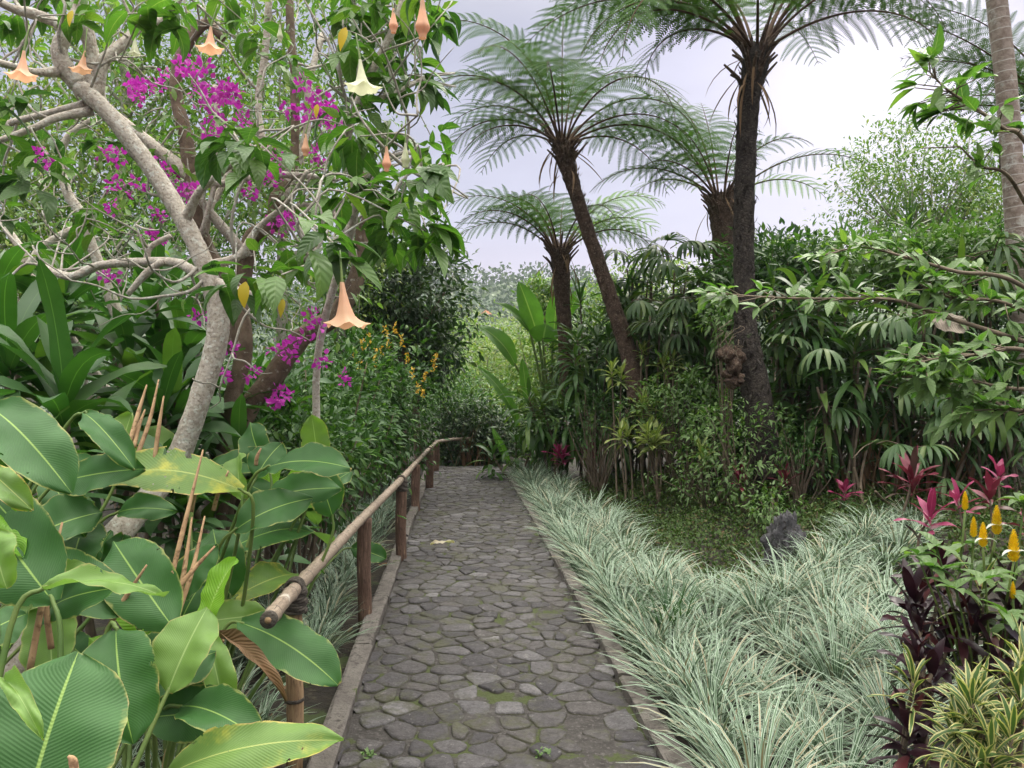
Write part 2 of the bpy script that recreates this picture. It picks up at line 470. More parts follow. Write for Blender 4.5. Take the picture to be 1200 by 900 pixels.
c_ = n.mix(n.ramp(n.noise(6.5, 4, .6, vec=oc), .76, .78), c_, (.5, .49, .48))
b_ = n('Bump', {'Strength': .9, 'Distance': .014, 'Height': n.m('ADD', n.noise(45, 7, .7, vec=oc), n.m('MULTIPLY', n.noise(12, 4, vec=oc), 1.4))})
M['stone'] = finish(m, n, n('BsdfPrincipled', {'Base Color': c_, 'Roughness': .68, 'Normal': b_, 'Specular IOR Level': .35}))
M['mortar'] = surf('mossy_mortar', [(.038, .033, .031), (.068, .061, .058), (.11, .1, .097)], scale=14, bump=1, bscale=60, patch=(.055, .068, .022), pth=.52, pscale=4)
M['kerb'] = surf('concrete_kerb', [(.1, .087, .08), (.16, .143, .13), (.06, .052, .046)], scale=8, bump=.7, bscale=70, patch=(.07, .085, .03), pth=.6, pscale=5)
M['rock'] = surf('volcanic_rock', [(.035, .034, .038), (.1, .097, .105), (.025, .02, .018)], scale=9, bump=.8, bscale=30, patch=(.1, .05, .03), pth=.66, pscale=4)
M['hill'] = surf('distant_forest_ground', [(.05, .08, .04), (.09, .12, .06)], scale=.05, bump=0)
M['palmbark'] = None
m, n = newmat('ringed_palm_bark')
tc = n('TexCoord', out=None)
uv = n('SeparateXYZ', {0: tc.outputs['UV']}, out=None)
wob = n.m('MULTIPLY', n.noise(3, 3, vec=tc.outputs['Object']), .05)
fr_ = n.m('FRACT', n.m('MULTIPLY', n.m('ADD', uv.outputs[1], wob), 8.0))
c_ = n.mix(n.ramp(n.noise(14, 5, vec=tc.outputs['Object']), .35, .65), (.2, .15, .12), (.33, .27, .23))
c_ = n.mix(n.ramp(n.noise(5, 5, .7, vec=tc.outputs['Object']), .55, .66), c_, (.44, .42, .38))
c_ = n.mix(n.ramp(fr_, .0, .14, .85, 0), c_, (.55, .53, .5))
b_ = n('Bump', {'Strength': .6, 'Distance': .02, 'Height': n.m('ADD', fr_, n.noise(50, 5, vec=tc.outputs['Object']))})
M['palmbark'] = finish(m, n, n('BsdfPrincipled', {'Base Color': c_, 'Roughness': .85, 'Normal': b_}))
# ------------------------------------------------------------------ camera, sky, sun
sc = bpy.context.scene
cam = bpy.data.cameras.new('camera')
cam.sensor_width = 36; cam.lens = 27; cam.clip_end = 3000; cam.clip_start = .05
co = bpy.data.objects.new('camera', cam); C.objects.link(co)
co.location = (0, 0, CZ); co.rotation_euler = (pi / 2, 0, 0)
sc.camera = co
SUN_AZ, SUN_EL = R(24), R(50)     # to the right of straight ahead, behind the cloud
w = bpy.data.worlds.new('World'); sc.world = w; w.use_nodes = True
w.node_tree.nodes.clear()
n = NT(w.node_tree)
sky = n('TexSky', sky_type='NISHITA', sun_disc=False, sun_elevation=SUN_EL, sun_rotation=SUN_AZ)
dr = n('TexCoord', out=None).outputs['Generated']
z = n('SeparateXYZ', {0: dr}, out=None).outputs[2]
def ramp_nodes(fac, stops):
    r = n('ValToRGB', {0: fac}, out=None)
    e = r.color_ramp.elements
    while len(e) < len(stops): e.new(.5)
    for k, (p, c) in enumerate(stops):
        e[k].position = p; e[k].color = tuple(c) + (1,)
    return r.outputs[0]
# overcast cloud layer: pinkish low, lavender above, brightest overhead (CIE overcast)
cl = ramp_nodes(z, [(0, (.54, .45, .51)), (.11, (.49, .42, .53)), (.2, (.345, .34, .435)), (.42, (.34, .345, .445)), (.62, (.9, .88, .80))])
over = n('MapRange', {0: z, 1: .5, 2: .85, 3: 1.0, 4: 5.2})
cv = n('Mapping', {'Vector': dr, 'Scale': (1.5, 1.5, 5.0)})
nz = n('MapRange', {0: n.noise(1.6, 4, .5, vec=cv), 1: .3, 2: .7, 3: .82, 4: 1.2})
gd = (math.sin(R(26)) * math.cos(R(20)), math.cos(R(26)) * math.cos(R(20)), math.sin(R(20)))
dot = n('VectorMath', {0: dr, 1: gd}, out=None, operation='DOT_PRODUCT').outputs['Value']
glow = n.m('ADD', n.m('MULTIPLY', n.m('POWER', n.m('MAXIMUM', dot, 0.0), 110.0), .3), n.m('MULTIPLY', n.m('POWER', n.m('MAXIMUM', dot, 0.0), 14.0), .16))
c1 = n('VectorMath', {0: cl, 'Scale': n.m('MULTIPLY', over, nz)}, operation='SCALE')
c1 = n('VectorMath', {0: c1, 1: n('VectorMath', {0: (1.0, .86, .94), 'Scale': glow}, operation='SCALE')}, operation='ADD')
c1 = n('VectorMath', {0: c1, 'Scale': 10.0}, operation='SCALE')
skyc = n.mix(.9, sky, c1)
bg = n('Background', {'Color': skyc, 'Strength': .1})
wo = n.nt.nodes.new('ShaderNodeOutputWorld'); n.nt.links.new(bg, wo.inputs['Surface'])
sl = bpy.data.lights.new('sun', 'SUN'); sl.energy = 1.5; sl.angle = R(20); sl.color = (1, .93, .84)
so = bpy.data.objects.new('sun', sl); C.objects.link(so)
so.rotation_euler = (pi / 2 - SUN_EL, 0, -SUN_AZ + pi)
so.rotation_euler = (R(90) - SUN_EL, 0, pi - SUN_AZ)
vs = sc.view_settings
sc.display_settings.display_device = 'sRGB'
vs.view_transform = 'Standard'; vs.look = 'None'; vs.exposure = .58; vs.gamma = 1
cy = sc.cycles
cy.use_denoising = True
cy.max_bounces = 8; cy.diffuse_bounces = 3; cy.glossy_bounces = 2; cy.transmission_bounces = 4; cy.volume_bounces = 0; cy.transparent_max_bounces = 4
cy.caustics_reflective = False; cy.caustics_refractive = False
HAZE = True
# ------------------------------------------------------------------ the setting
def path_c(y): return -.055 - .07 * (y - 3.24)
HALF = .68


def gz(x, y):
    """Height of the soil."""
    x = np.asarray(x, float); y = np.asarray(y, float)
    r = np.clip((x - path_c(y) - 1.0) / 4.0, 0, 1)
    l = np.clip((path_c(y) - x - .9) / 3.0, 0, 1)
    return -.05 + .38 * r * r * (3 - 2 * r) - .1 * l + .015 * np.sin(x * 3.1) * np.sin(y * 2.3)


g = Geo()
ys = np.concatenate([np.linspace(-30, 0, 8), np.linspace(.5, 20, 79), np.linspace(21, 60, 20), [80, 120, 200, 400, 900, 1500]])
xs = np.concatenate([[-1500, -600, -200, -80, -40, -20], np.linspace(-10, 10, 81), [20, 40, 80, 200, 600, 1500]])
X, Y = np.meshgrid(xs, ys)
Z = gz(np.clip(X, -12, 12), Y) + np.random.default_rng(1).uniform(-.01, .01, X.shape)
Z = np.where(Y > 22, Z - np.clip((Y - 22) * .05, 0, 8), Z)
inpath = np.abs(X - path_c(Y)) < HALF + .02
Z = np.where(inpath & (Y < 16) & (Y > -1), np.minimum(Z, -.06), Z)
i = np.arange(X.size).reshape(X.shape)
g.add(np.stack([X, Y, Z], -1), np.stack([i[:-1, :-1], i[:-1, 1:], i[1:, 1:], i[1:, :-1]], -1))
tag(g.build('ground', M['soil']), None, None, kind='structure')

# the cobbled path: a mortar bed and one fitted stone per cell
g = Geo()
yy = np.linspace(1.0, 14.95, 420); xx = np.linspace(-HALF, HALF, 44)
X, Y = np.meshgrid(xx, yy)
Z = .0005 + .0045 * np.sin(X * 9 + Y * 4) * np.sin(Y * 7) + .004 * np.sin(X * 31 + 2 * np.sin(Y * 9)) * np.sin(Y * 27 + X * 8) + np.random.default_rng(2).uniform(-.002, .002, X.shape)
Xw = X + path_c(Y)
i = np.arange(X.size).reshape(X.shape)
g.add(np.stack([Xw, Y, Z], -1), np.stack([i[:-1, :-1], i[:-1, 1:], i[1:, 1:], i[1:, :-1]], -1), mi=0)
prg = np.random.default_rng(5)
pts = []
y = 1.0
while y < 15.2:
    row = .112 + prg.uniform(-.015, .02)
    x = -HALF - .05 + prg.uniform(0, .1)
    while x < HALF + .05:
        pts.append((x + prg.uniform(-.03, .03), y + prg.uniform(-.05, .05)))
        x += .135 + prg.uniform(-.06, .1)
    y += row * prg.uniform(.85, 1.25)
pts = np.array(pts); pts = pts[prg.random(len(pts)) > .07]
for k, p in enumerate(pts):
    if abs(p[0]) > HALF + .02 or p[1] > 14.85: continue
    d = pts - p
    near = np.where((np.abs(d) < .5).all(1))[0]
    near = near[np.argsort((d[near] ** 2).sum(1))][1:18]
    poly = np.array([(-.3, -.3), (.3, -.3), (.3, .3), (-.3, .3)])
    for j in near:
        nv = d[j]; hh = (nv ** 2).sum() / 2
        s_ = poly @ nv - hh
        out = []
        for a in range(len(poly)):
            b = (a + 1) % len(poly)
            if s_[a] <= 0: out.append(poly[a])
            if s_[a] * s_[b] < 0: out.append(poly[a] + (poly[b] - poly[a]) * s_[a] / (s_[a] - s_[b]))
        poly = np.array(out)
        if len(poly) < 3: break
    if len(poly) < 3: continue
    cen = poly.mean(0)
    if prg.random() < .035: continue                      # a gap where only mortar shows
    sz = np.sqrt((poly - cen).__pow__(2).sum(1)).mean()
    shrink = max(.3, 1 - prg.uniform(.002, .015) / sz)
    poly = cen + (poly - cen) * shrink
    for _ in range(2):                                  # round the corners
        q = np.roll(poly, -1, 0)
        poly = np.stack([poly * .81 + q * .19, poly * .19 + q * .81], 1).reshape(-1, 2)
    poly = cen + (poly - cen) * (1 + prg.uniform(-.035, .035, (len(poly), 1)))
    poly[:, 0] = np.clip(poly[:, 0] + p[0], -HALF + .01, HALF - .01) - p[0]
    m_ = len(poly)
    hgt = prg.uniform(.007, .015); tilt = prg.uniform(-.045, .045, 2)
    rings = []
    for f, zz in ((1.0, -.03), (.98, hgt * .45), (.9, hgt * .88), (.6, hgt)):
        q = cen + (poly - cen) * f
        zq = zz + (q - cen) @ tilt + prg.uniform(-.0015, .0015, m_)
        rings.append(np.column_stack([q + p, zq]))
    V = np.vstack(rings + [[[cen[0] + p[0], cen[1] + p[1], hgt]]])
    V[:, 0] += path_c(V[:, 1])
    i = np.arange(4 * m_).reshape(4, m_); j = np.roll(i, -1, 1)
    g.add(V, np.stack([i[:-1], j[:-1], j[1:], i[1:]], -1), mi=1, T=[(i[3][a], j[3][a], 4 * m_) for a in range(m_)])
tag(g.build('path', [M['mortar'], M['stone']]), None, None, kind='structure')

# concrete kerbs on both sides, cast in lengths with small breaks
for sgn in (-1, 1):
    g = Geo()
    y = 1.0
    while y < 14.8:
        L = prg.uniform(.9, 1.9); y1 = min(y + L, 14.9)
        n_ = 10
        t = np.linspace(y, y1 - .012, n_)
        off = prg.uniform(-.012, .012); top = prg.uniform(.045, .065)
        prf = [(.0, -.08), (.0, .85), (.012, 1.0), (.09, 1.0), (.105, .85), (.105, -.08)]
        V = []
        for ty in t:
            for (a, b) in prf:
                V.append((path_c(ty) + sgn * (HALF + a) + off + prg.uniform(-.005, .005), ty, (b * top if b > 0 else b) + prg.uniform(-.004, .004)))
        m_ = len(prf); i = np.arange(n_ * m_).reshape(n_, m_)
        q = np.stack([i[:-1, :-1], i[:-1, 1:], i[1:, 1:], i[1:, :-1]], -1)
        ends = [[i[0, 0], i[0, 1], i[0, 4], i[0, 5]], [i[0, 1], i[0, 2], i[0, 3], i[0, 4]], [i[-1, 0], i[-1, 5], i[-1, 4], i[-1, 1]], [i[-1, 1], i[-1, 4], i[-1, 3], i[-1, 2]]]
        g.add(V, q)
        g.q.append((np.array(ends) + g.n - len(V), 0))
        y = y1
    tag(g.build('kerb', M['kerb'], smooth=False), None, None, kind='structure')

# far hills with their woods
hr = np.random.default_rng(21)
g = Geo()
xs = np.linspace(-260, 260, 70); ys = np.linspace(140, 420, 30)
X, Y = np.meshgrid(xs, ys)
def hillz(x, y): return -9 + (np.clip(y - 140, 0, 190) / 190) ** 1.3 * (50 + 6 * np.sin(x * .025 + 2.2) + 3 * np.sin(x * .07)) - np.clip(y - 340, 0, 100) * .5
Z = hillz(X, Y)
i = np.arange(X.size).reshape(X.shape)
g.add(np.stack([X, Y, Z], -1), np.stack([i[:-1, :-1], i[:-1, 1:], i[1:, 1:], i[1:, :-1]], -1))
tag(g.build('hills', M['hill']), None, None, kind='structure')
g = Geo()
N = 1500
hx = hr.uniform(-120, 130, N); hy = hr.uniform(150, 345, N)
cl_ = np.stack([hx, hy, hillz(hx, hy) + 3], -1)
tp = [template(1, .8, 2, .6, across=1, fold=0)]
sizes = hr.uniform(2.5, 4.5, N)
pts_ = np.repeat(cl_, 26, 0); dd = nrm(hr.normal(size=pts_.shape))
scatter(g, tp, pts_ + dd * np.repeat(sizes, 26)[:, None] * np.array([.8, .8, 1.3]), nrm(dd + hr.normal(size=dd.shape) * .5), nrm(dd + hr.normal(size=dd.shape) * .6), hr.uniform(1.2, 2.4, len(pts_)))
tag(g.build('distant_woods', M['far_dark']), 'hazy blue-green woods covering the hill beyond the end of the path', 'woods', kind='stuff')
g = Geo()
hb = P(570, 368, 275.0)
root = thing('hut', 'tiny far hut with an orange-red pyramid roof among the valley trees', 'hut', (hb[0], 275, hb[2] - 3.5))
for a, b, zz in ((1.5, 1.5, 3.4),):
    V = [(hb[0] + sx * a, 275 + sy * b, hb[2] - 3.5 + z_) for z_ in (0, zz) for sx, sy in ((-1, -1), (1, -1), (1, 1), (-1, 1))]
    g.add(V, [(0, 1, 5, 4), (1, 2, 6, 5), (2, 3, 7, 6), (3, 0, 4, 7)])
g.build('wall', M['bark_pale'], root, smooth=False)
g = Geo()
ov = 2.2
g.add([(hb[0] + sx * ov, 275 + sy * ov, hb[2] - .3) for sx, sy in ((-1, -1), (1, -1), (1, 1), (-1, 1))] + [(hb[0], 275, hb[2] + 1.6)], T=[(0, 1, 4), (1, 2, 4), (2, 3, 4), (3, 0, 4)])
g.build('roof', surf('red_tile', [(.3, .09, .035), (.42, .15, .06)], scale=3, bump=.2), root, smooth=False)

# the air of the valley
hz = bpy.data.materials.new('haze'); hz.use_nodes = True; hz.node_tree.nodes.clear()
nn_ = NT(hz.node_tree)
pv = nn_('VolumePrincipled', {'Color': (.8, .84, .95), 'Density': .00045, 'Anisotropy': .3})
oo = hz.node_tree.nodes.new('ShaderNodeOutputMaterial'); hz.node_tree.links.new(pv, oo.inputs['Volume'])
g = Geo()
x0, x1, y0, y1, z0, z1 = -1600, 1600, -40, 1600, -90, 90
V = [(x, y, z) for z in (z0, z1) for x, y in ((x0, y0), (x1, y0), (x1, y1), (x0, y1))]
g.add(V, [(0, 3, 2, 1), (4, 5, 6, 7), (0, 1, 5, 4), (1, 2, 6, 5), (2, 3, 7, 6), (3, 0, 4, 7)])
if HAZE:
    tag(g.build('haze', hz, smooth=False), None, None, kind='stuff')

# ------------------------------------------------------------------ stuff: border grass and ground cover
def kr(y): return path_c(y) + HALF + .13
def grass(name, label, spots, mat, nb=135, L=(.31, .5), W=.0112):
    g = Geo()
    for (x, y, k) in spots:
        z0 = float(gz(x, y))
        n_ = int(nb * U(.8, 1.2))
        a = U(0, 2 * pi, n_)
        r = U(0, .045, n_)
        p = np.stack([x + np.cos(a) * r, y + np.sin(a) * r, np.full(n_, z0 - .01)], -1)
        a = a + U(-.5, .5, n_)
        el = U(.7, 1.52, n_)
        straps(g, p, a, el, U(.5, 1.2, n_) * (el + .05), k * U(L[0], L[1], n_), W * U(.8, 1.25, n_), K=5, pr='grass', fold=.15, across=1, swing=U(-.5, .5, n_), roll=U(-.6, .6, n_))
    return g


spots = []
gr = np.random.default_rng(3)
y = 2.3
while y < 13.6:
    if y < 5: xmax = 1.3 + (y - 2.3) * .48
    elif y < 5.6: xmax = 2.6 + (y - 5) * .6
    elif y < 8.5: xmax = 1.5 - (y - 5.6) * .19
    else: xmax = kr(y) + .55
    if 5.6 <= y < 7.1:
        x = 2.2 + (y - 5.6) * .8
        while x < 2.8 + (y - 5.6) * .75:
            spots.append((x + gr.uniform(-.06, .06), y + gr.uniform(-.06, .06), gr.uniform(.7, 1.1)))
            x += gr.uniform(.33, .44)
    x = kr(y) + .1 + gr.uniform(0, .1)
    while x < xmax:
        spots.append((x + gr.uniform(-.05, .05), y + gr.uniform(-.06, .06), gr.uniform(.72, 1.3)))
        x += gr.uniform(.33, .46)
    y += .33
g = grass('g', '', spots, None)
tag(g.build('border_grass', M['liri']), 'silvery variegated grass spilling over the right kerb and across the bed', 'grass', kind='stuff')
spots = []
y = 2.2
while y < 12.6:
    for x in (path_c(y) - HALF - .4, path_c(y) - HALF - .62, path_c(y) - HALF - .84, path_c(y) - HALF - 1.06):
        if gr.random() < .78: spots.append((x + gr.uniform(-.08, .08), y + gr.uniform(-.08, .08), gr.uniform(.7, 1.0)))
    y += .2
g = grass('g', '', spots, None, nb=40)
tag(g.build('verge_grass', M['liri']), 'silvery variegated grass under the bamboo handrail left of the path', 'grass', kind='stuff')
# low mossy cover in the bed between the grass and the hedge
g = Geo()
N = 90000
x = gr.uniform(-.3, 6.6, N); y = gr.uniform(5.2, 12.5, N)
ok = (x > kr(y) + .45) & (y > 5.3)
x, y = x[ok], y[ok]; N = len(x)
h = np.abs(gr.normal(0, .07, N)) * (1 + .8 * np.sin(x * 4.3 + y) * np.sin(y * 3.7)) + .01
p = np.stack([x, y, gz(x, y) + h], -1)
scatter(g, [template(1, .55, 2, .5, across=1)], p, nrm(gr.normal(size=(N, 3)) + np.array([0, 0, .5])), nrm(gr.normal(size=(N, 3)) * .5 + UP), gr.uniform(.025, .055, N))
tag(g.build('ground_cover', M['moss']), 'low mossy green plants carpeting the bed behind the silver grass', 'ground cover', kind='stuff')
# fallen leaf litter on the soil
g = Geo()
N = 1100
x = gr.uniform(-3.5, 6, N); y = gr.uniform(2, 13, N)
ok = np.abs(x - path_c(y)) > HALF + .12
x, y = x[ok], y[ok]; N = len(x)
scatter(g, [template(1, .4, 3, .8)], np.stack([x, y, gz(x, y) + .02], -1), nrm(gr.normal(size=(N, 3)) * np.array([1, 1, .2])), nrm(gr.normal(size=(N, 3)) * .3 + UP), gr.uniform(.05, .12, N))
tag(g.build('leaf_litter', M['dead']), 'dry brown leaf litter on the dark soil of the beds', 'leaf litter', kind='stuff')
# ------------------------------------------------------------------ bamboo handrail
def pole(g, pts, r, nodes=True, sides=14, step=.3):
    """A bamboo pole: cylinder with swollen joints."""
    p, _ = smooth(pts, [r] * len(pts), 14)
    ln = np.concatenate([[0], np.cumsum(np.linalg.norm(np.diff(p, axis=0), axis=1))])
    s = np.arange(0, ln[-1], .012)
    q = np.stack([np.interp(s, ln, p[:, k]) for k in range(3)], -1)
    rr = np.full(len(s), r)
    if nodes:
        ph = (s + .07) % step
        rr = r * (1 + .17 * np.exp(-((ph - step / 2) / .012) ** 2) - .04 * np.exp(-((ph - step / 2 - .022) / .01) ** 2))
    tube(g, q, rr, sides, raw=True)


root = thing('bamboo_handrail', 'weathered bamboo handrail on dark wooden posts along the left kerb', 'handrail', (-1.0, 3.2, 0))
RP = [P(315, 726, 2.75), P(346, 690, 3.22), P(428, 604, 5.15), P(470, 562, 7.0), P(487, 543, 9.7), P(503, 526, 11.9), P(513, 517, 14.3)]
g = Geo(); pole(g, RP, .029); rail = g.build('rail', M['bamboo'], root)
e = RP[0]; dv = nrm(RP[0] - RP[1])
g = Geo(); tube(g, [e - dv * .01, e + dv * .002], .016, 14, sub=2); g.build('shade_disc', M['hole'], rail)  # solid disc, no opening: its dark colour stands for shade inside the pole
g = Geo(); tube(g, [e - dv * .012, e + dv * .006, e + dv * .012], [.0305, .0308, .03], 16, sub=2); g.build('dark_end', M['rope'], rail)
g = Geo(); tube(g, [e + dv * .011, e + dv * .0135], .012, 14, sub=2); g.build('bore', M['post_pale'], rail)
g = Geo(); pole(g, [P(510.5, 518, 14.2), P(530, 515, 15.1), P(551, 514, 15.5)], .032); g.build('rail', M['bamboo'], root)
POSTS = [(345, 3.24, 'post_pale', .036), (427, 5.15, 'post', .047), (470, 7.0, 'post', .05), (487, 9.7, 'post', .055), (503.5, 11.8, 'post', .06), (511, 14.1, 'post', .06), (549, 15.45, 'post', .04)]
ln = np.array([p[1] for p in RP])
for k, (px, Y_, mt, r) in enumerate(POSTS):
    x = (px - 600) / FPX * Y_
    z1 = np.interp(Y_, ln, [p[2] for p in RP]) - .02 if k < 6 else .5
    g = Geo()
    zz = np.linspace(-.14, z1, 9)
    tube(g, [(x + .004 * math.sin(k + q * 9), Y_, q) for q in zz], r * (1 + U(-.04, .04, 9)), 12, sub=3, jit=.03)
    po = g.build('post', M[mt], root)
    if k == 0:
        g = Geo(); zc = z1 - .45
        tube(g, [(x, Y_, zc - .007), (x, Y_, zc + .007)], [.041, .041], 14, sub=2); g.build('band', M['rope'], po)
    if k in (0, 2, 4):      # rope lashing round post top and rail
        g = Geo()
        rp = np.array([x, Y_, z1 + .0]); t = np.linspace(0, 2 * pi * 9, 160)
        rad = (.046 if k == 0 else .052) + .004 * np.sin(t * 3.3)
        hgt = np.linspace(-.085, .02, 160)
        q = np.stack([rp[0] + np.cos(t) * rad, rp[1] + np.sin(t) * rad, rp[2] + hgt + .004 * np.sin(t * 2)], -1)
        tube(g, q, .0075, 6, raw=True)
        dr_ = nrm(RP[1] - RP[0]); sd = nrm(np.cross(dr_, UP)); up_ = np.cross(sd, dr_)
        cen = np.array([x, Y_, np.interp(Y_, ln, [p[2] for p in RP])])
        t = np.linspace(0, 2 * pi * 5, 100)
        q = cen + np.outer(np.linspace(-.03, .04, 100), dr_) + np.outer(np.cos(t) * .036, sd) + np.outer(np.sin(t) * .036, up_)
        tube(g, q, .0065, 6, raw=True)
        g.build('rope_lashing', M['rope'], root)

# ------------------------------------------------------------------ the stone and small things
import mathutils
rp = P(920, 668, 6.3)
rp[2] = float(gz(rp[0], rp[1])) - .07
u = np.linspace(0, 2 * pi, 65)[:-1]; v = np.linspace(.02, pi - .02, 44)
Uu, Vv = np.meshgrid(u, v)
d = np.stack([np.sin(Vv) * np.cos(Uu), np.sin(Vv) * np.sin(Uu), np.cos(Vv)], -1)
rad = np.ones(d.shape[:2])
nv = np.array([[mathutils.noise.noise(mathutils.Vector(q * 3.1)) + .6 * mathutils.noise.noise(mathutils.Vector(q * 7.3)) - 1.0 * abs(mathutils.noise.noise(mathutils.Vector(q * 5.2 + 4))) for q in row] for row in d])
rad = 1 + .42 * nv
V = d * rad[..., None] * np.array([.145, .15, .3])
V[..., 0] *= 1.15 - .55 * np.clip(V[..., 2] / .33, -1, 1) * .6
V[..., 2] += .22
i = np.arange(V[..., 0].size).reshape(V.shape[:2]); j = np.roll(i, -1, 1)
g = Geo(); g.add(V.reshape(-1, 3) + rp, np.stack([i[1:], j[1:], j[:-1], i[:-1]], -1))
tag(g.build('lumpy_stone', M['rock'], origin=rp), 'dark lumpy volcanic stone standing up out of the silver grass', 'stone')

a = P(505, 637, 7.45); a[2] = .035
b = a + np.array([.22, .05, .01])
g = Geo(); bigleaf(g, a, b, (0, -.2, 1), .05, bow=.12, fold=.5, pr='lance')
tag(g.build('fallen_leaf', leaf('bleached_leaf', (.5, .42, .32), (.55, .48, .38), rough=.7), origin=a), 'bleached curled leaf lying on the cobbled path', 'leaf')
for (px, py, lab) in ((431, 888, 'tiny green weed sprouting between cobbles at the left kerb'), (637, 886, 'tiny green weed sprouting between cobbles in mid path')):
    Y_ = FPX * CZ / (py - 450); q = P(px, py, Y_)
    g = Geo(); scatter(g, [template(1, .6, 3, .5)], q + U(-.025, .025, (26, 3)) * [1, 1, .3] + [0, 0, .012], nrm(U(-1, 1, (26, 3)) + [0, 0, .3]), nrm(U(-.3, .3, (26, 3)) + UP), U(.015, .03, 26))
    tag(g.build('weed', M['guava'], origin=q), lab, 'weed')

# ------------------------------------------------------------------ big-leaved plants in the left foreground
CAM = np.array([0, 0, CZ])
def plant_leaves(root, clump, L):
    for (px0, py0, Y0, px1, py1, Y1, wpx, nv, bow, fold, mt) in L:
        a, b = P(px0, py0, Y0), P(px1, py1, Y1)
        W = wpx / FPX * (Y0 + Y1) / 2
        g = Geo(); bigleaf(g, a, b, nv, W, bow=bow, fold=fold, pr='lance' if mt in ('dead', 'cal_bright') else 'ellip')
        lf = g.build('leaf', M[mt], root)
        if mt == 'dead': lf['label'] = 'withered brown curled leaf'
        if mt == 'cal_yellow': lf['label'] = 'yellowing leaf with brown torn edge'
        d = nrm(a - b); cb = np.array(clump) + U(-.1, .1, 3) * [1, 1, 0]
        g = Geo(); mid = a * .45 + cb * .55 + d * .12 * [1, 1, .4]
        tube(g, [b * .06 + a * .94, a, a + d * .05 + (mid - a) * .15, mid, cb], [.004, .006, .0075, .009, .012], 7)
        g.build('stalk', M['petiole'] if mt != 'dead' else M['drystalk'], lf)


def dry_stalks(root, S):
    for (x0, y0, Y0, x1, y1, Y1) in S:
        a, b = P(x0, y0, Y0), P(x1, y1, Y1)
        g = Geo(); tube(g, [a, (a + b) / 2 + U(-.01, .01, 3), b], [.009, .0085, .003], 7); g.build('dry_stalk', M['drystalk'], root)


F_, UPF, LF, RF = (0, -.8, .6), (0, -.45, .9), (-.4, -.7, .6), (.4, -.7, .6)
ca = (-1.15, 1.75, -.1)
r1 = thing('broad_leaf_plant', 'huge rounded paddle leaves nearest the viewer at the lower left corner', 'plant', ca, 'broad-leaved plants below the tree')
plant_leaves(r1, ca, [
    (22, 985, 1.55, 92, 764, 1.75, 172, (.15, -.85, .5), .06, .1, 'cal'),
    (136, 736, 2.1, 156, 872, 1.95, 86, (.1, -.8, .6), .12, .18, 'cal'),
    (196, 812, 2.3, 243, 712, 2.45, 66, F_, .05, .25, 'cal_light'),
    (62, 705, 2.05, -22, 585, 2.25, 100, F_, .08, .12, 'cal'),
    (50, 690, 1.95, 192, 700, 2.1, 34, (0, -.35, .95), .12, .3, 'cal_light'),
    (62, 800, 2.3, 56, 694, 2.4, 60, F_, .0, .2, 'cal_light'),
    (6, 800, 1.6, 50, 868, 1.5, 22, (.6, -.7, .3), .25, .9, 'cal_light'),
    (-5, 620, 1.9, 8, 690, 1.85, 50, F_, .1, .3, 'cal_light'),
    (-40, 760, 1.9, 30, 720, 2.0, 60, F_, .1, .2, 'cal'),
])
dry_stalks(r1, [(35, 785, 2.1, 73, 612, 2.2), (60, 760, 2.2, 56, 690, 2.2), (88, 912, 1.5, 80, 886, 1.5)])
cb_ = (-1.25, 2.7, -.12)
r2 = thing('broad_leaf_plant', 'clump of broad green leaves between the leaning trunk and the handrail end', 'plant', cb_, 'broad-leaved plants below the tree')
plant_leaves(r2, cb_, [
    (203, 736, 2.45, 133, 634, 2.7, 78, F_, .06, .1, 'cal'),
    (150, 720, 2.5, 46, 655, 2.6, 62, F_, .1, .15, 'cal'),
    (282, 730, 3.0, 396, 803, 2.9, 66, (.25, -.6, .75), .12, .12, 'cal'),
    (210, 828, 2.4, 312, 872, 2.25, 56, (.1, -.6, .8), .16, .25, 'cal'),
    (196, 908, 2.1, 402, 868, 2.1, 58, (-.1, -.6, .8), .12, .15, 'cal_yellow'),
    (240, 735, 2.6, 278, 655, 2.7, 34, (-.3, -.9, .3), .1, .5, 'cal_bright'),
    (240, 742, 2.6, 262, 838, 2.5, 36, (.5, -.8, .3), .15, .7, 'cal_light'),
    (258, 748, 2.9, 334, 822, 2.75, 17, (.3, -.6, .8), .2, 1.6, 'dead'),
    (196, 800, 2.6, 246, 822, 2.5, 34, F_, .1, .2, 'cal'),
    (275, 700, 3.3, 350, 672, 3.8, 50, F_, .05, .2, 'cal_yellow'),
    (80, 690, 2.8, 100, 610, 3.0, 70, F_, .05, .2, 'cal'),
])
dry_stalks(r2, [(205, 730, 2.6, 240, 605, 2.8), (190, 720, 2.6, 238, 527, 2.8), (125, 740, 2.5, 172, 662, 2.5), (150, 690, 2.6, 108, 662, 2.6), (200, 700, 2.6, 252, 640, 2.7), (206, 722, 2.65, 225, 606, 2.8)])
cc = (-1.45, 3.5, -.12)
r3 = thing('broad_leaf_plant', 'clump of broad leaves crowding over the handrail, one edge scorched brown', 'plant', cc, 'broad-leaved plants below the tree')
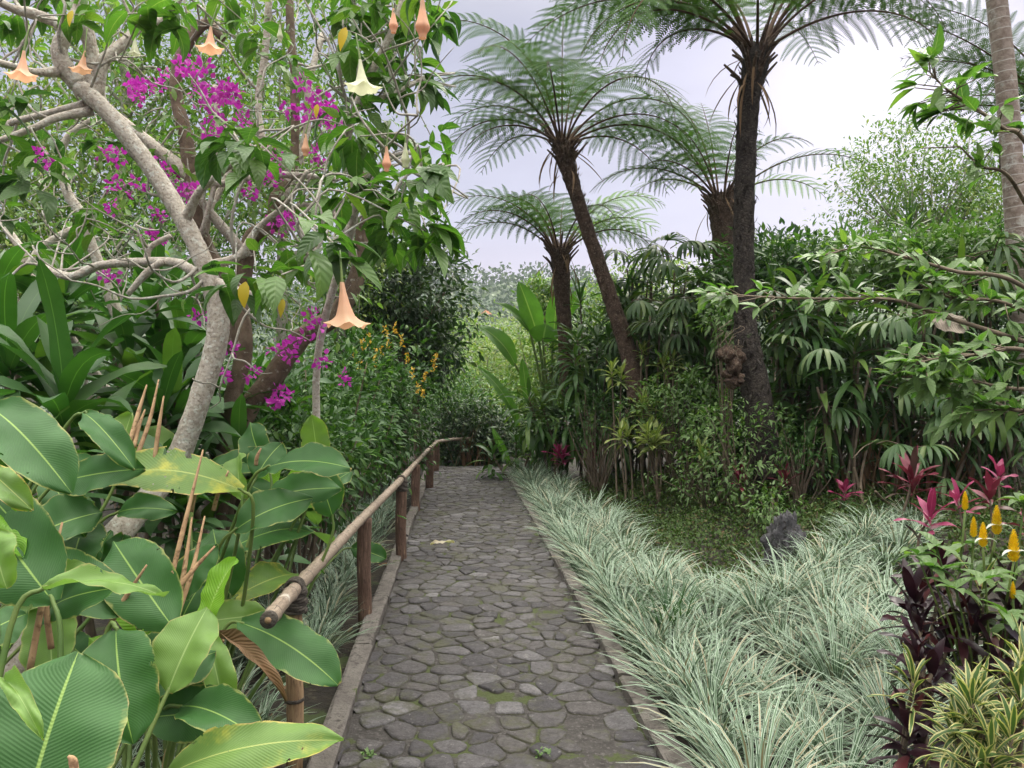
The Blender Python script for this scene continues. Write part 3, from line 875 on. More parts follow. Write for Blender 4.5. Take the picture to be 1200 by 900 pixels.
plant_leaves(r3, cc, [
    (256, 652, 3.4, 386, 640, 4.3, 56, (.0, -.65, .75), .12, .12, 'cal'),
    (274, 622, 3.1, 366, 584, 3.2, 54, (-.1, -.7, .7), .1, .15, 'cal'),
    (312, 548, 3.2, 412, 549, 3.1, 48, (0, -.6, .8), .1, .12, 'cal'),
    (300, 590, 3.4, 400, 572, 3.3, 42, F_, .1, .12, 'cal'),
    (284, 585, 3.2, 280, 530, 3.3, 36, (-.5, -.8, .3), .05, .4, 'cal_light'),
    (284, 575, 3.0, 116, 566, 3.0, 66, (.05, -.6, .8), .16, .1, 'cal_yellow'),
    (310, 600, 3.6, 372, 612, 4.2, 40, F_, .1, .2, 'cal'),
    (300, 560, 3.6, 330, 520, 3.7, 40, F_, .1, .2, 'cal'),
    (412, 642, 5.6, 452, 655, 5.6, 26, F_, .1, .2, 'cal'),
    (270, 700, 3.3, 250, 620, 3.4, 60, F_, .1, .2, 'cal'),
])
dry_stalks(r3, [(224, 600, 3.0, 238, 527, 3.05), (250, 598, 3.0, 268, 552, 3.0), (300, 545, 3.4, 306, 525, 3.4)])
cd = (-2.3, 2.6, -.15)
r4 = thing('broad_leaf_plant', 'drooping broad leaves at the left edge, one with a yellow stripe', 'plant', cd, 'broad-leaved plants below the tree')
plant_leaves(r4, cd, [
    (-12, 478, 2.4, 84, 578, 2.25, 74, (.35, -.75, .55), .14, .15, 'cal'),
    (98, 484, 2.9, 158, 550, 2.7, 36, (.3, -.8, .5), .12, .25, 'cal'),
    (-20, 545, 2.1, 38, 598, 2.05, 34, (.2, -.8, .5), .1, .3, 'cal_yellow'),
    (-30, 560, 2.2, 60, 660, 2.2, 60, (.2, -.8, .5), .1, .2, 'cal'),
    (20, 640, 2.8, 120, 600, 2.9, 66, F_, .1, .2, 'cal'),
    (-20, 690, 2.3, 30, 600, 2.4, 70, F_, .1, .2, 'cal'),
    (60, 560, 3.0, 100, 630, 2.9, 44, F_, .1, .2, 'cal'),
    (5, 600, 2.2, 28, 655, 2.1, 30, (.4, -.8, .3), .1, .4, 'cal_bright'),
])
dry_stalks(r4, [(152, 518, 3.0, 172, 451, 3.1), (180, 547, 3.0, 192, 464, 3.05), (156, 545, 3.0, 186, 445, 3.2), (157, 524, 3.0, 170, 480, 3.1)])

# more leaves of the same plants filling the clumps behind
for root, cl, x0, x1, y0, y1, Y0, Y1, k_ in ((r1, ca, -30, 190, 700, 900, 2.2, 2.7, 9), (r2, cb_, 90, 225, 700, 880, 2.75, 3.25, 11), (r3, cc, 200, 390, 540, 700, 3.7, 4.3, 11), (r4, cd, -30, 190, 560, 720, 2.75, 3.4, 13)):
    L_ = []
    for k in range(k_):
        x, y, q = U(x0, x1), U(y0, y1), U(Y0, Y1)
        a = U(-2.6, .4) if root is not r4 else U(-2.2, .2)
        l = U(85, 125) * 2.6 / q
        L_.append((x, y, q, x + math.cos(a) * l, y + math.sin(a) * l * .8, q + U(-.15, .15), l * U(.42, .52), (U(-.35, .35), -.75, U(.4, .8)), U(.04, .16), U(.08, .25), ['cal', 'cal', 'cal_light', 'cal', 'cal_bright'][k % 5]))
    plant_leaves(root, cl, L_)
# ------------------------------------------------------------------ dracaenas on the left bank
def dracaena(name, label, px, py, Y_, n_, L, W, mat, group, cat='plant', el=(.05, 1.35), bend=(.7, 1.5), heads=1, spread=.3, stem=.25, stemmat='twig', r=.018, pr='strap', fold=.25, az=None):
    """Cane plant: px,py,Y = its main head; canes run down to the soil."""
    top = P(px, py, Y_)
    base = np.array([top[0] + U(-.1, .1), top[1] + .05, float(gz(top[0], top[1])) - .03])
    root = thing(name, label, cat, base, group)
    g = Geo(); gs = Geo()
    for k in range(heads):
        q = top + (U(-1, 1, 3) * [spread, spread, spread * .8] if k else 0)
        rosette(g, q, n_, L * U(.85, 1.1), W, el=el, bend=bend, pr=pr, stem=stem, fold=fold, az=az, wave=.15)
        b = base + U(-.08, .08, 3) * [1, 1, 0]
        if q[2] - b[2] > .1:
            tube(gs, [b, (b + q) / 2 + U(-.06, .06, 3), q], [r * 1.3, r, r * .7], 7)
    g.build('foliage', M[mat], root)
    if gs.n: gs.build('cane', M[stemmat], root)
    return root


G1 = 'strap-leaved dracaenas on the left bank'
for a in [
    (75, 465, 3.9, 22, .62, .135, 1, 'tall glossy dracaena with upright wide leaves at the left edge'),
    (10, 420, 4.6, 18, .65, .14, 2, 'dracaena leaning out past the left edge of the view'),
    (150, 420, 5.2, 18, .6, .13, 3, 'dracaena with bright lit leaves left of the leaning trunk'),
    (215, 400, 5.6, 16, .55, .11, 3, 'dracaena just behind the bend of the leaning trunk'),
    (60, 370, 6.0, 18, .6, .12, 4, 'dracaena rising behind the tallest one by the pale stem'),
    (200, 480, 4.9, 18, .62, .13, 3, 'low dracaena behind the dry cut stalks'),
    (110, 530, 4.2, 16, .55, .12, 2, 'dark low dracaena in front of the tallest one'),
    (280, 540, 4.9, 16, .5, .1, 3, 'small dracaena between the leaning trunk and the scorched leaf'),
    (300, 460, 6.2, 16, .5, .1, 4, 'dracaena in shade below the magenta blossoms'),
    (160, 340, 7.2, 16, .55, .11, 5, 'farthest dracaena under the low crooked limb'),
    (20, 560, 3.4, 16, .5, .11, 2, 'dracaena tucked behind the yellow-striped leaf'),
    (215, 600, 4.4, 14, .45, .09, 2, 'short dracaena at the foot of the leaning trunk'),
]:
    px, py, Y_, n_, L, W, h, lab = a
    dracaena('dracaena', lab, px, py, Y_, n_, L, W, 'drac', G1, heads=h, spread=.45, el=(-.1, 1.3), r=.022)

# ------------------------------------------------------------------ leafy bushes and trees
TP_OV = [template(1, .42, 4, .5), template(1, .36, 4, .8), template(1, .46, 4, .25, fold=.45)]
TP_BR = [template(1, .44, 6, .9, fold=.25), template(1, .5, 6, 1.3, fold=.35), template(1, .4, 6, .5, fold=.3)]
TP_FAR = [template(1, .5, 2, .5, across=1), template(1, .42, 2, .9, across=1)]
TP_NAR = [template(1, .24, 4, .6, pr='lance'), template(1, .2, 4, 1.0, pr='lance')]


def bush(name, label, cat, c, rad, M_, nper, size, mat, group=None, tpl=None, stems=10, sr=.015, stemmat='twig', inner=.4, spread=None, base=None, droop=.3, trunk=None, ground=None):
    c = np.asarray(c, float)
    gz0 = float(gz(c[0], c[1])) if ground is None else ground
    b = np.array([c[0], c[1], gz0]) if base is None else np.asarray(base, float)
    root = thing(name, label, cat, b, group)
    cl, out = ellipsoid(c, rad, M_, inner)
    cl[:, 2] = np.maximum(cl[:, 2], gz0 + .03)
    gs = Geo()
    hub = b + (c - b) * .35
    if trunk:
        fk = c - np.array([0, 0, rad[2] * .25])
        tube(gs, [b - [0, 0, .1], b + (fk - b) * .5 + U(-.1, .1, 3) * [1, 1, 0], fk], [trunk * 1.2, trunk, trunk * .7], 9, jit=.06)
        hub = fk
    for k in rng.choice(M_, min(stems, M_), replace=False):
        s0 = b + U(-.08, .08, 3) * [1, 1, 0] if not trunk else hub - (fk - b) * U(0, .4)
        tube(gs, [s0, (s0 * .4 + cl[k] * .6) + U(-.1, .1, 3) * rad, cl[k]], [sr, sr * .75, sr * .3], 6, sub=4)
    g = Geo()
    clouds(g, cl, out, nper, spread if spread else np.mean(rad) * .13, tpl or TP_OV, size, droop=droop)
    g.build('crown' if trunk else 'foliage', M[mat], root)
    gs.build('trunk' if trunk else 'stem', M[stemmat], root)
    return root


G2 = 'leafy trees beyond the left bank'
for (px, py, Y_, rx, rz, mt, M_, sz, lab) in [
    (-40, 210, 9.5, 1.7, 1.9, 'far_pale', 210, .1, 'pale leafy tree showing past the left edge under the upper limbs'),
    (90, 190, 11.5, 2.0, 2.1, 'far', 260, .11, 'light green tree far behind the fork of the leaning trunk'),
    (230, 250, 10.5, 1.7, 1.9, 'far', 220, .1, 'pale tree far behind the middle magenta sprays'),
    (330, 130, 12.5, 1.9, 2.3, 'far', 230, .12, 'green tree far behind the thin upright stems'),
    (400, 330, 13.5, 1.5, 1.6, 'far', 130, .1, 'green tree far behind the hanging peach trumpet'),
    (30, 330, 9.0, 1.6, 1.2, 'far', 150, .09, 'low green bush behind the pale sloping stem'),
    (180, 330, 9.6, 1.7, 1.0, 'shrub', 150, .09, 'dark green bush behind the farthest dracaena'),
    (150, 40, 11.0, 2.2, 1.1, 'far', 110, .12, 'high branches of a green tree above the grey limbs'),
]:
    c = P(px, py, Y_)
    bush('leafy_tree', lab, 'tree', c, (rx, 1.3, rz), M_, 36, sz, mt, G2, tpl=TP_FAR, trunk=.09, stems=14, sr=.03, stemmat='bark_pale', inner=.25, spread=.24)
# dark tree by the end of the rail, left of the path
bush('dense_tree', 'dark dense round-headed tree left of the valley gap', 'tree', P(470, 345, 14.5), (1.35, 1.2, 1.25), 210, 26, .17, 'far_dark', tpl=TP_OV, trunk=.1, stems=14, sr=.03, stemmat='bark_brown', inner=.3, spread=.2)
bush('dense_tree', 'dark bushy tree stepping down behind the yellow-flowered shrub', 'tree', P(492, 405, 15.8), (.9, 1.0, .9), 120, 26, .15, 'far_dark', tpl=TP_OV, trunk=.08, stems=10, sr=.025, stemmat='bark_brown', inner=.3, spread=.2)
# shrubs behind the rail
G3 = 'green shrubs behind the handrail'
for (px, py, Y_, rx, rz, mt, sz, lab) in [
    (365, 490, 6.8, .62, .62, 'shrub', .09, 'dark green shrub with magenta blossoms beside the brown sloping stem'),
    (405, 500, 8.4, .55, .75, 'shrub', .09, 'dark green shrub directly behind the second rail post'),
    (350, 545, 5.6, .45, .4, 'shrub', .08, 'low dark shrub behind the scorched broad leaf'),
    (445, 500, 10.8, .7, .8, 'shrub', .1, 'shrub behind the far rail posts'),
    (520, 495, 16.4, .9, .8, 'shrub', .1, 'mid-green shrub just beyond the bend of the rail'),
]:
    bush('shrub', lab, 'shrub', P(px, py, Y_), (rx, .6, rz), 130, 22, sz, mt, G3, stems=12, spread=.12)
# flowering shrub with yellow spikes
r = bush('flowering_shrub', 'green shrub dotted with small yellow flower spikes behind the handrail', 'shrub', P(430, 455, 10.2), (.8, .7, .85), 190, 22, .11, 'shrub', stems=14, spread=.14)
for (px, py) in [(447, 412), (455, 405), (440, 425), (470, 400), (484, 438), (498, 442), (495, 462), (420, 428), (432, 398), (462, 385), (508, 430), (478, 420), (425, 405), (489, 455), (441, 415), (510, 420), (452, 388), (416, 415)]:
    q = P(px, py, 9.45 + U(-.1, .1)); g = Geo()
    N = 22; t = U(0, 1, N)
    scatter(g, [template(1, .5, 2, .5, across=1)], q + np.stack([U(-.02, .02, N), U(-.02, .02, N), (t - .5) * .13], -1), nrm(U(-1, 1, (N, 3)) + [0, 0, .6]), nrm(U(-1, 1, (N, 3))), U(.025, .05, N))
    g.build('flower', M['orange'], r)

# ------------------------------------------------------------------ the leaning angel's-trumpet tree
def limb(g, pts, sides=9, jit=.06, sub=6):
    """pts: (px, py, Y, radius px)."""
    p = [P(a, b, c) for a, b, c, d in pts]; r = [d / FPX * c for a, b, c, d in pts]
    return tube(g, p, r, sides, sub, jit)


def twigs(g, sk, n_, L, r, tips, up=.4, sub=2):
    """Crooked twigs leaving the skeleton; their ends are added to tips."""
    for k in rng.integers(0, len(sk), n_):
        p = sk[k].copy(); d = nrm(rng.normal(size=3) + [0, 0, up])
        l = L * U(.5, 1.3); pts = [p]; q = p
        for s in range(5):
            d = nrm(d + rng.normal(size=3) * .38 + [0, 0, .08]); q = q + d * l / 5; pts.append(q)
        tube(g, pts, np.linspace(r, r * .35, 6) * U(.7, 1.2), 6, 3)
        tips.append((q, d))
        if sub:
            twigs(g, np.array(pts[2:]), sub, L * .55, r * .55, tips, up, 0)


T0 = P(-10, 830, 3.3)
tree = thing('leaning_tree', 'pale lichen-barked tree leaning left over the broad leaves, with hanging trumpet flowers', 'tree', (T0[0], T0[1], float(gz(T0[0], T0[1]))))
g = Geo()
trk = limb(g, [(-20, 850, 3.3, 22.1), (45, 745, 3.4, 19.9), (110, 658, 3.6, 17.7), (162, 598, 3.8, 14.8), (205, 543, 4.0, 13.7), (234, 468, 4.0, 12.5), (256, 385, 4.0, 12.9), (244, 322, 4.0, 11.1), (216, 260, 4.0, 10.3), (176, 196, 4.0, 10.0), (128, 134, 3.97, 9.6), (96, 104, 3.95, 10.0), (72, 84, 3.93, 6.7)], 14, .05, 8)
g.build('trunk', M['bark'], tree)
LIMBS = [
    [(112, 120, 4, 11), (108, 90, 4, 9), (108, 65, 4, 8), (98, 20, 3.95, 8), (88, -40, 3.9, 7)],
    [(92, 100, 3.95, 11), (70, 66, 3.9, 9.5), (76, 40, 3.9, 8.5), (92, 10, 3.95, 7), (82, -30, 4.0, 6)],
    [(112, 112, 4, 9), (122, 72, 4.0, 7), (148, 48, 4.05, 6), (166, 30, 4.1, 5), (196, 20, 4.2, 5), (214, -10, 4.2, 4)],
    [(78, 34, 3.9, 6.5), (60, 24, 3.9, 6), (36, 15, 3.85, 6.5), (15, 10, 3.8, 5), (-30, -14, 3.7, 4)],
    [(108, 130, 4, 6), (66, 138, 3.9, 4.5), (40, 150, 3.85, 4), (-10, 168, 3.8, 3.5)],
    [(100, 122, 4, 5), (60, 132, 4.1, 4), (20, 142, 4.2, 4), (-20, 156, 4.2, 3.5)],
    [(30, 80, 3.7, 4), (10, 76, 3.6, 4), (-20, 68, 3.5, 4)],
    [(72, 84, 3.93, 7), (40, 84, 3.8, 4), (0, 74, 3.7, 4)],
    [(248, 320, 4.0, 8), (228, 318, 4.1, 6), (207, 308, 4.2, 5.5), (167, 307, 4.3, 5.5), (117, 311, 4.4, 5), (83, 324, 4.4, 5), (48, 312, 4.5, 4)],
    [(190, 306, 4.2, 4), (170, 322, 4.2, 4.5), (150, 345, 4.2, 3)],
    [(172, 306, 4.3, 4), (176, 290, 4.3, 3.5), (200, 276, 4.3, 3)],
    [(250, 310, 4.0, 6), (280, 300, 4.0, 5), (302, 268, 4.0, 4), (336, 238, 3.9, 3), (360, 200, 3.8, 2.5)],
    [(252, 330, 4.0, 6), (300, 345, 3.8, 4), (340, 318, 3.5, 3), (372, 292, 3.2, 2.6)],
    [(376, 600, 4.7, 4.5), (372, 420, 4.6, 4.5), (412, 265, 4.3, 5), (416, 212, 4.2, 6), (404, 172, 4.1, 5.5), (428, 100, 4.0, 5), (466, 20, 4.0, 4), (480, -60, 4, 3)],
    [(414, 230, 4.25, 4), (450, 190, 4.0, 3), (484, 180, 3.8, 2.5), (500, 215, 3.6, 2)],
    [(424, 120, 4.0, 4), (460, 110, 4.1, 3), (500, 90, 4.2, 2.5)],
    [(216, 260, 4.0, 7), (236, 222, 3.9, 4.5), (276, 190, 3.8, 3.2), (300, 172, 3.7, 2.6)],
]
sk = [trk[50:]]
for L in LIMBS:
    g = Geo(); p = limb(g, L, 9); sk.append(p[2:])
    g.build('limb', M['bark'], tree)
sk = np.concatenate(sk)
gt = Geo(); tips = []
twigs(gt, sk, 34, .7, .009, tips)
# leaf whorls: (px, py, Y)
W_ = [(305, 168, 3.2), (292, 190, 3.3), (378, 278, 2.85), (398, 292, 2.9), (330, 322, 2.95), (300, 318, 3.2), (276, 330, 3.3), (350, 300, 3.3), (270, 150, 3.6), (255, 175, 3.6), (165, 18, 3.6), (205, 12, 3.7), (10, 120, 3.6), (-5, 150, 3.6), (60, 190, 3.6), (30, 210, 3.6)]
cols = []
for k in range(38):      # the heavy leafy side to the right of the stems
    cols.append((U(395, 515), U(-50, 245), U(3.4, 4.9)))
for k in range(12): cols.append((U(440, 512), U(200, 290), U(3.2, 4.2)))
for k in range(9): cols.append((U(260, 400), U(-60, 90), U(3.8, 5.2)))
for k in range(9): cols.append((U(-30, 220), U(-70, 30), U(3.8, 5.2)))
for k in range(8): cols.append((U(-30, 200), U(120, 310), U(4.6, 5.6)))
gl = Geo(); gd = Geo()
for k, (px, py, Y_) in enumerate(W_ + cols):
    c = P(px, py, Y_)
    dst = np.linalg.norm(sk - c, axis=1) + (sk[:, 2] > c[2]) * .0
    b = sk[np.argsort(dst)[rng.integers(0, 5)]]
    far = np.linalg.norm(c - b)
    if far > .85 and k >= len(W_): c = b + (c - b) * .85 / far
    tube(gt, [b, (b + c) / 2 + U(-.2, .2, 3) + [0, 0, .1], c], [.006, .0045, .003], 6)
    n_ = int(U(7, 11)); a = U(0, 2 * pi, n_)
    ax = np.stack([np.cos(a), np.sin(a), U(-1.0, .35, n_)], -1)
    scatter(gl if k % 3 else gd, TP_BR, c + ax * .02 + U(-.06, .06, (n_, 3)), ax, nrm(UP + rng.normal(size=(n_, 3)) * .2), U(.11, .215, n_))
    if k % 2:
        n_ = 6
        scatter(gl, TP_OV, c + U(-.06, .06, (n_, 3)) + [0, 0, .05], nrm(U(-1, 1, (n_, 3)) + [0, 0, .5]), nrm(UP + rng.normal(size=(n_, 3)) * .3), U(.06, .12, n_))
gl.build('foliage', M['brug'], tree); gd.build('foliage', M['brug_dark'], tree)
gt.build('twig', M['bark_pale'], tree)
g = Geo()
for (px, py, Y_, L) in [(288, 330, 3.0, .11), (332, 350, 3.1, .08), (405, 32, 3.4, .11), (372, 122, 3.6, .07), (85, 12, 3.6, .08)]:
    scatter(g, TP_BR, [P(px, py, Y_)], [nrm([U(-.5, .5), -.2, -1])], [nrm([0, -1, .2])], L)
g.build('yellowed_leaves', M['yellow_leaf'], tree)


def trumpet(root, px, py, Y_, L, mat, lean=(0, 0), flare=1.0, lab=None):
    """A hanging trumpet: narrow tube, wide five-pointed mouth. px,py = mouth centre."""
    m_ = P(px, py, Y_); top = m_ + np.array([lean[0], lean[1], 1.0]) * L
    t = np.linspace(0, 1, 16)
    r = L * np.interp(t, [0, .25, .5, .75, .9, 1], [.045, .075, .125, .2, .24 * flare + .07, .38 * flare + .05])
    sides = 30; a = np.linspace(0, 2 * pi, sides, endpoint=False)
    V = []
    for k in range(16):
        c = top + (m_ - top) * t[k]
        f = max(0, (t[k] - .7) / .3)
        rr = r[k] * (1 + .28 * f * flare * np.maximum(0, np.cos(a * 5)) ** 6 + .05 * np.cos(a * 5))
        zz = .07 * L * f * f * (1 + np.cos(a * 5) * .8) * flare
        V.append(np.stack([c[0] + np.cos(a) * rr, c[1] + np.sin(a) * rr, c[2] + zz - .03 * L * f], -1))
    i = np.arange(16 * sides).reshape(16, sides); j = np.roll(i, -1, 1)
    g = Geo(); g.add(np.array(V), np.stack([i[:-1], j[:-1], j[1:], i[1:]], -1))
    fl = g.build('trumpet_flower', M[mat], root)
    if lab: fl['label'] = lab
    g = Geo(); st = top + np.array([U(-.03, .03), .03, .12])
    tube(g, [top - [0, 0, L * .28], top, st], [L * .055, L * .035, .003], 8)
    g.build('calyx', M['petiole'], fl)


for (px, py, Y_, L, mt, ln_, fl, lab) in [
    (406, 384, 2.75, .165, 'trumpet', (-.12, .1), .95, 'large open peach trumpet hanging lowest'),
    (246, 60, 3.6, .12, 'trumpet', (.0, .1), 1, None), (26, 92, 3.2, .12, 'trumpet', (.0, .1), 1, None), (95, 84, 3.7, .1, 'trumpet', (.2, 0), 1, None),
    (425, 106, 3.1, .13, 'trumpet_white', (-.1, .1), 1.1, 'open white trumpet'),
    (453, 200, 3.2, .1, 'trumpet', (0, 0), .12, None), (495, 44, 3.0, .15, 'trumpet', (0, 0), .12, None), (461, 38, 3.2, .1, 'trumpet', (0, 0), .15, None),
    (475, 195, 3.3, .1, 'trumpet_white', (0, 0), .2, None), (328, 48, 3.8, .08, 'trumpet_white', (0, 0), .2, None), (158, 64, 3.9, .09, 'trumpet_white', (0, 0), .6, None),
    (358, 182, 3.6, .1, 'trumpet', (0, 0), .15, 'shrivelled peach trumpet')]:
    trumpet(tree, px, py, Y_, L, mt, ln_, fl, lab)

# ------------------------------------------------------------------ bougainvillea with many grey stems
B0 = P(285, 520, 5.2)
bou = thing('bougainvillea', 'tangled grey-stemmed climber covered in magenta blossoms behind the leaning trunk', 'bush', (B0[0], B0[1], float(gz(B0[0], B0[1]))))
BL = [
    [(262, 640, 5.1, 11), (264, 540, 5.1, 11), (272, 470, 5.1, 10), (286, 405, 5.1, 10), (276, 345, 5.1, 9), (238, 285, 5.1, 10), (226, 215, 5.1, 9), (215, 150, 5.1, 8), (206, 105, 5.1, 7), (214, 62, 5.1, 7), (240, 28, 5.1, 6), (262, 46, 5.1, 4)],
    [(228, 210, 5.1, 9), (186, 176, 5.1, 7), (150, 146, 5.1, 5), (120, 120, 5.1, 3)],
    [(270, 600, 5.3, 13), (286, 490, 5.3, 12), (320, 442, 5.3, 12), (353, 396, 5.3, 12), (396, 366, 5.3, 11), (420, 318, 5.3, 10), (425, 272, 5.3, 8), (436, 240, 5.3, 6), (420, 200, 5.3, 5), (404, 176, 5.3, 4)],
    [(276, 420, 5.2, 11), (290, 292, 5.2, 10), (318, 262, 5.2, 10), (326, 226, 5.2, 8), (344, 200, 5.3, 5), (345, 95, 5.3, 5), (341, 45, 5.3, 5), (338, -20, 5.3, 5)],
    [(326, 240, 5.2, 6), (303, 135, 5.3, 4), (311, 60, 5.3, 4), (316, -20, 5.3, 4)],
    [(330, 235, 5.2, 6), (357, 165, 5.4, 4.5), (362, 100, 5.4, 4), (378, 40, 5.5, 3.5)],
    [(290, 300, 5.1, 6), (230, 225, 5.0, 5), (262, 215, 5.0, 4), (330, 205, 5.0, 4), (396, 210, 5.2, 3)],
    [(262, 620, 5.4, 10), (160, 420, 5.6, 8), (112, 300, 5.6, 6), (98, 255, 5.6, 6), (80, 228, 5.6, 5.5), (70, 190, 5.6, 5), (80, 160, 5.6, 4), (108, 140, 5.6, 3)],
    [(200, 560, 5.8, 9), (18, 380, 5.9, 7), (40, 306, 5.9, 6.5), (75, 275, 5.9, 5.5), (120, 260, 5.9, 4)],
    [(200, 570, 5.8, 8), (45, 340, 6.0, 5), (30, 300, 6.0, 5), (0, 258, 6.0, 4)],
    [(238, 285, 5.1, 5), (246, 250, 5.1, 4), (270, 200, 5.2, 3.5), (296, 170, 5.2, 3)],
    [(230, 290, 5.1, 5), (240, 260, 5.0, 3), (255, 190, 5.0, 3), (252, 100, 5.0, 3)],
    [(420, 318, 5.3, 6), (400, 260, 5.2, 4), (360, 240, 5.2, 3), (330, 250, 5.2, 3)],
]
sk2 = []
for k, L in enumerate(BL):
    g = Geo(); p = limb(g, L, 9, .08); sk2.append(p[4:])
    g.build('limb', M['bark_brown' if k in (0, 2, 3) else 'bark'], bou)
sk2 = np.concatenate(sk2); sk2 = sk2[sk2[:, 2] > 1.9]
g = Geo(); tips2 = []
twigs(g, sk2, 60, .75, .009, tips2, up=.1)
g.build('twig', M['bark_pale'], bou)
tp = np.array([t[0] for t in tips2]); td = np.array([t[1] for t in tips2])
ok = tp[:, 0] / tp[:, 1] * FPX + 600 < 440; tp, td = tp[ok], td[ok]
k = rng.permutation(len(tp))[:150]
g = Geo(); clouds(g, tp[k], td[k], 11, .1, TP_OV, .085); g.build('foliage', M['guava'], bou)
BR = [(162, 98), (172, 104), (163, 112), (185, 103), (215, 80), (222, 92), (235, 82), (230, 104), (248, 110), (256, 108), (264, 97), (268, 112), (276, 108), (240, 126), (248, 138), (258, 145), (244, 156), (285, 138), (340, 128), (362, 126), (372, 130), (388, 132), (395, 150), (380, 140), (365, 112), (48, 184), (58, 194), (126, 180), (138, 184), (136, 214), (142, 224), (164, 214), (182, 184), (195, 197), (206, 210), (220, 218), (224, 226), (216, 232), (134, 244), (184, 252), (176, 280), (186, 278), (312, 182), (322, 178), (312, 210), (324, 204), (290, 226), (340, 256), (332, 262), (345, 254), (322, 258), (374, 192), (372, 180), (382, 244), (122, 320), (130, 322), (234, 374), (262, 440), (268, 408), (298, 440), (328, 412), (335, 404), (342, 418), (330, 456), (334, 462), (318, 468), (324, 470), (366, 374), (370, 380), (403, 442), (378, 426), (356, 398)]
BR += [(x + U(-16, 16), y + U(-14, 14)) for x, y in BR[:26]]
for (px, py) in BR:
    q = P(px + U(-3, 3), py + U(-3, 3), U(4.3, 5.3)); N = 17; g = Geo()
    o = nrm(rng.normal(size=(N, 3)))
    scatter(g, [template(1, .85, 3, .4, fold=.3), template(1, .7, 3, -.3, fold=.2)], q + o * .04 * U(.3, 1.3, (N, 1)), nrm(o + rng.normal(size=(N, 3)) * .5), nrm(rng.normal(size=(N, 3)) + UP * .4), U(.028, .044, N))
    g.build('blossom', M['bract'], bou)
# ------------------------------------------------------------------ tree ferns
def frond(root, base, az, el, L, W, bend, mat='fern', npn=0, swing=0.0, T_=11, rm='rachis', nwide=1.0):
    K = 34
    npn = npn or int(L / .135)
    s = np.linspace(0, 1, K + 1)
    th = el - bend * s ** 1.35
    A = az + swing * s
    t = np.stack([np.cos(th) * np.cos(A), np.cos(th) * np.sin(A), np.sin(th)], -1)
    c = np.asarray(base, float) + np.concatenate([np.zeros((1, 3)), np.cumsum((t[1:] + t[:-1]) / 2 * L / K, 0)])
    side = np.stack([-np.sin(A), np.cos(A), np.zeros_like(A)], -1)
    rl = U(-.25, .25)
    nn = np.cross(t, side)
    side = side * math.cos(rl) + nn * math.sin(rl); nn = np.cross(t, side)
    g = Geo()
    tube(g, c, np.linspace(.019, .003, K + 1), 6, raw=True, mi=1)
    sp = np.linspace(.2, .985, npn)
    sp = np.repeat(sp, 2) + U(-.004, .004, 2 * npn)
    sg = np.tile([1., -1.], npn)
    ip = lambda a: np.stack([np.interp(sp, s, a[:, k]) for k in range(3)], -1)
    p0, t0, s0, n0 = ip(c), nrm(ip(t)), nrm(ip(side)), nrm(ip(nn))
    lp = 1.18 * W * np.interp(sp, [.18, .3, .45, .6, .8, .93, 1], [.5, .85, 1, .98, .68, .32, .08]) * U(.9, 1.08, len(sp))
    ang = np.interp(sp, [.2, 1], [.25, .8])[:, None]
    d0 = nrm(s0 * sg[:, None] * np.cos(ang) + t0 * np.sin(ang) + n0 * .12)
    q = np.linspace(0, 1, T_ + 1)
    # droop each pinna under gravity
    dr = U(.5, 1.3, len(sp)) * .95
    dirs = nrm(d0[:, None, :] - UP * (dr[:, None, None] * q[None, :, None] ** 1.3) * 1.0)
    st = (dirs[:, 1:] + dirs[:, :-1]) / 2 * (lp / T_)[:, None, None]
    cc = p0[:, None, :] + np.concatenate([np.zeros((len(sp), 1, 3)), np.cumsum(st, 1)], 1)
    pn = nrm(n0[:, None, :] + 0 * dirs)
    ps = nrm(np.cross(dirs, pn))
    pn = np.cross(ps, dirs)
    # midrib strip
    wv = (.0035 * (1 - q * .7))[None, :, None]
    V = np.stack([cc - ps * wv, cc + ps * wv], 2)
    N = len(sp)
    i = np.arange(N * (T_ + 1) * 2).reshape(N, T_ + 1, 2)
    g.add(V, np.stack([i[:, :-1, 0], i[:, :-1, 1], i[:, 1:, 1], i[:, 1:, 0]], -1), mi=0)
    # pinnules
    qq = np.linspace(.06, .985, T_ * 2)
    ci = np.stack([[np.interp(qq, q, cc[m_, :, k]) for k in range(3)] for m_ in range(N)]).transpose(0, 2, 1)
    di = np.repeat(dirs, 2, 1)[:, :len(qq)]; si = np.repeat(ps, 2, 1)[:, :len(qq)]; ni = np.repeat(pn, 2, 1)[:, :len(qq)]
    ll = (.1 * lp[:, None] * (1 - qq[None] ** 2.2 * .85) * nwide)[..., None] * U(.85, 1.1, (N, len(qq), 1))
    sw = (lp / (T_ * 2))[:, None, None] * .33
    for sd in (1, -1):
        e = ci + si * sd * ll * .93 + di * ll * .38 - UP * ll * .12
        V = np.stack([ci - di * sw, e - di * sw * .45, e + di * sw * .45, ci + di * sw], 2)
        i = np.arange(V.size // 3).reshape(N, len(qq), 4)
        g.add(V, i, mi=0)
    return g.build('frond', [M[mat], M[rm]], root, smooth=False)


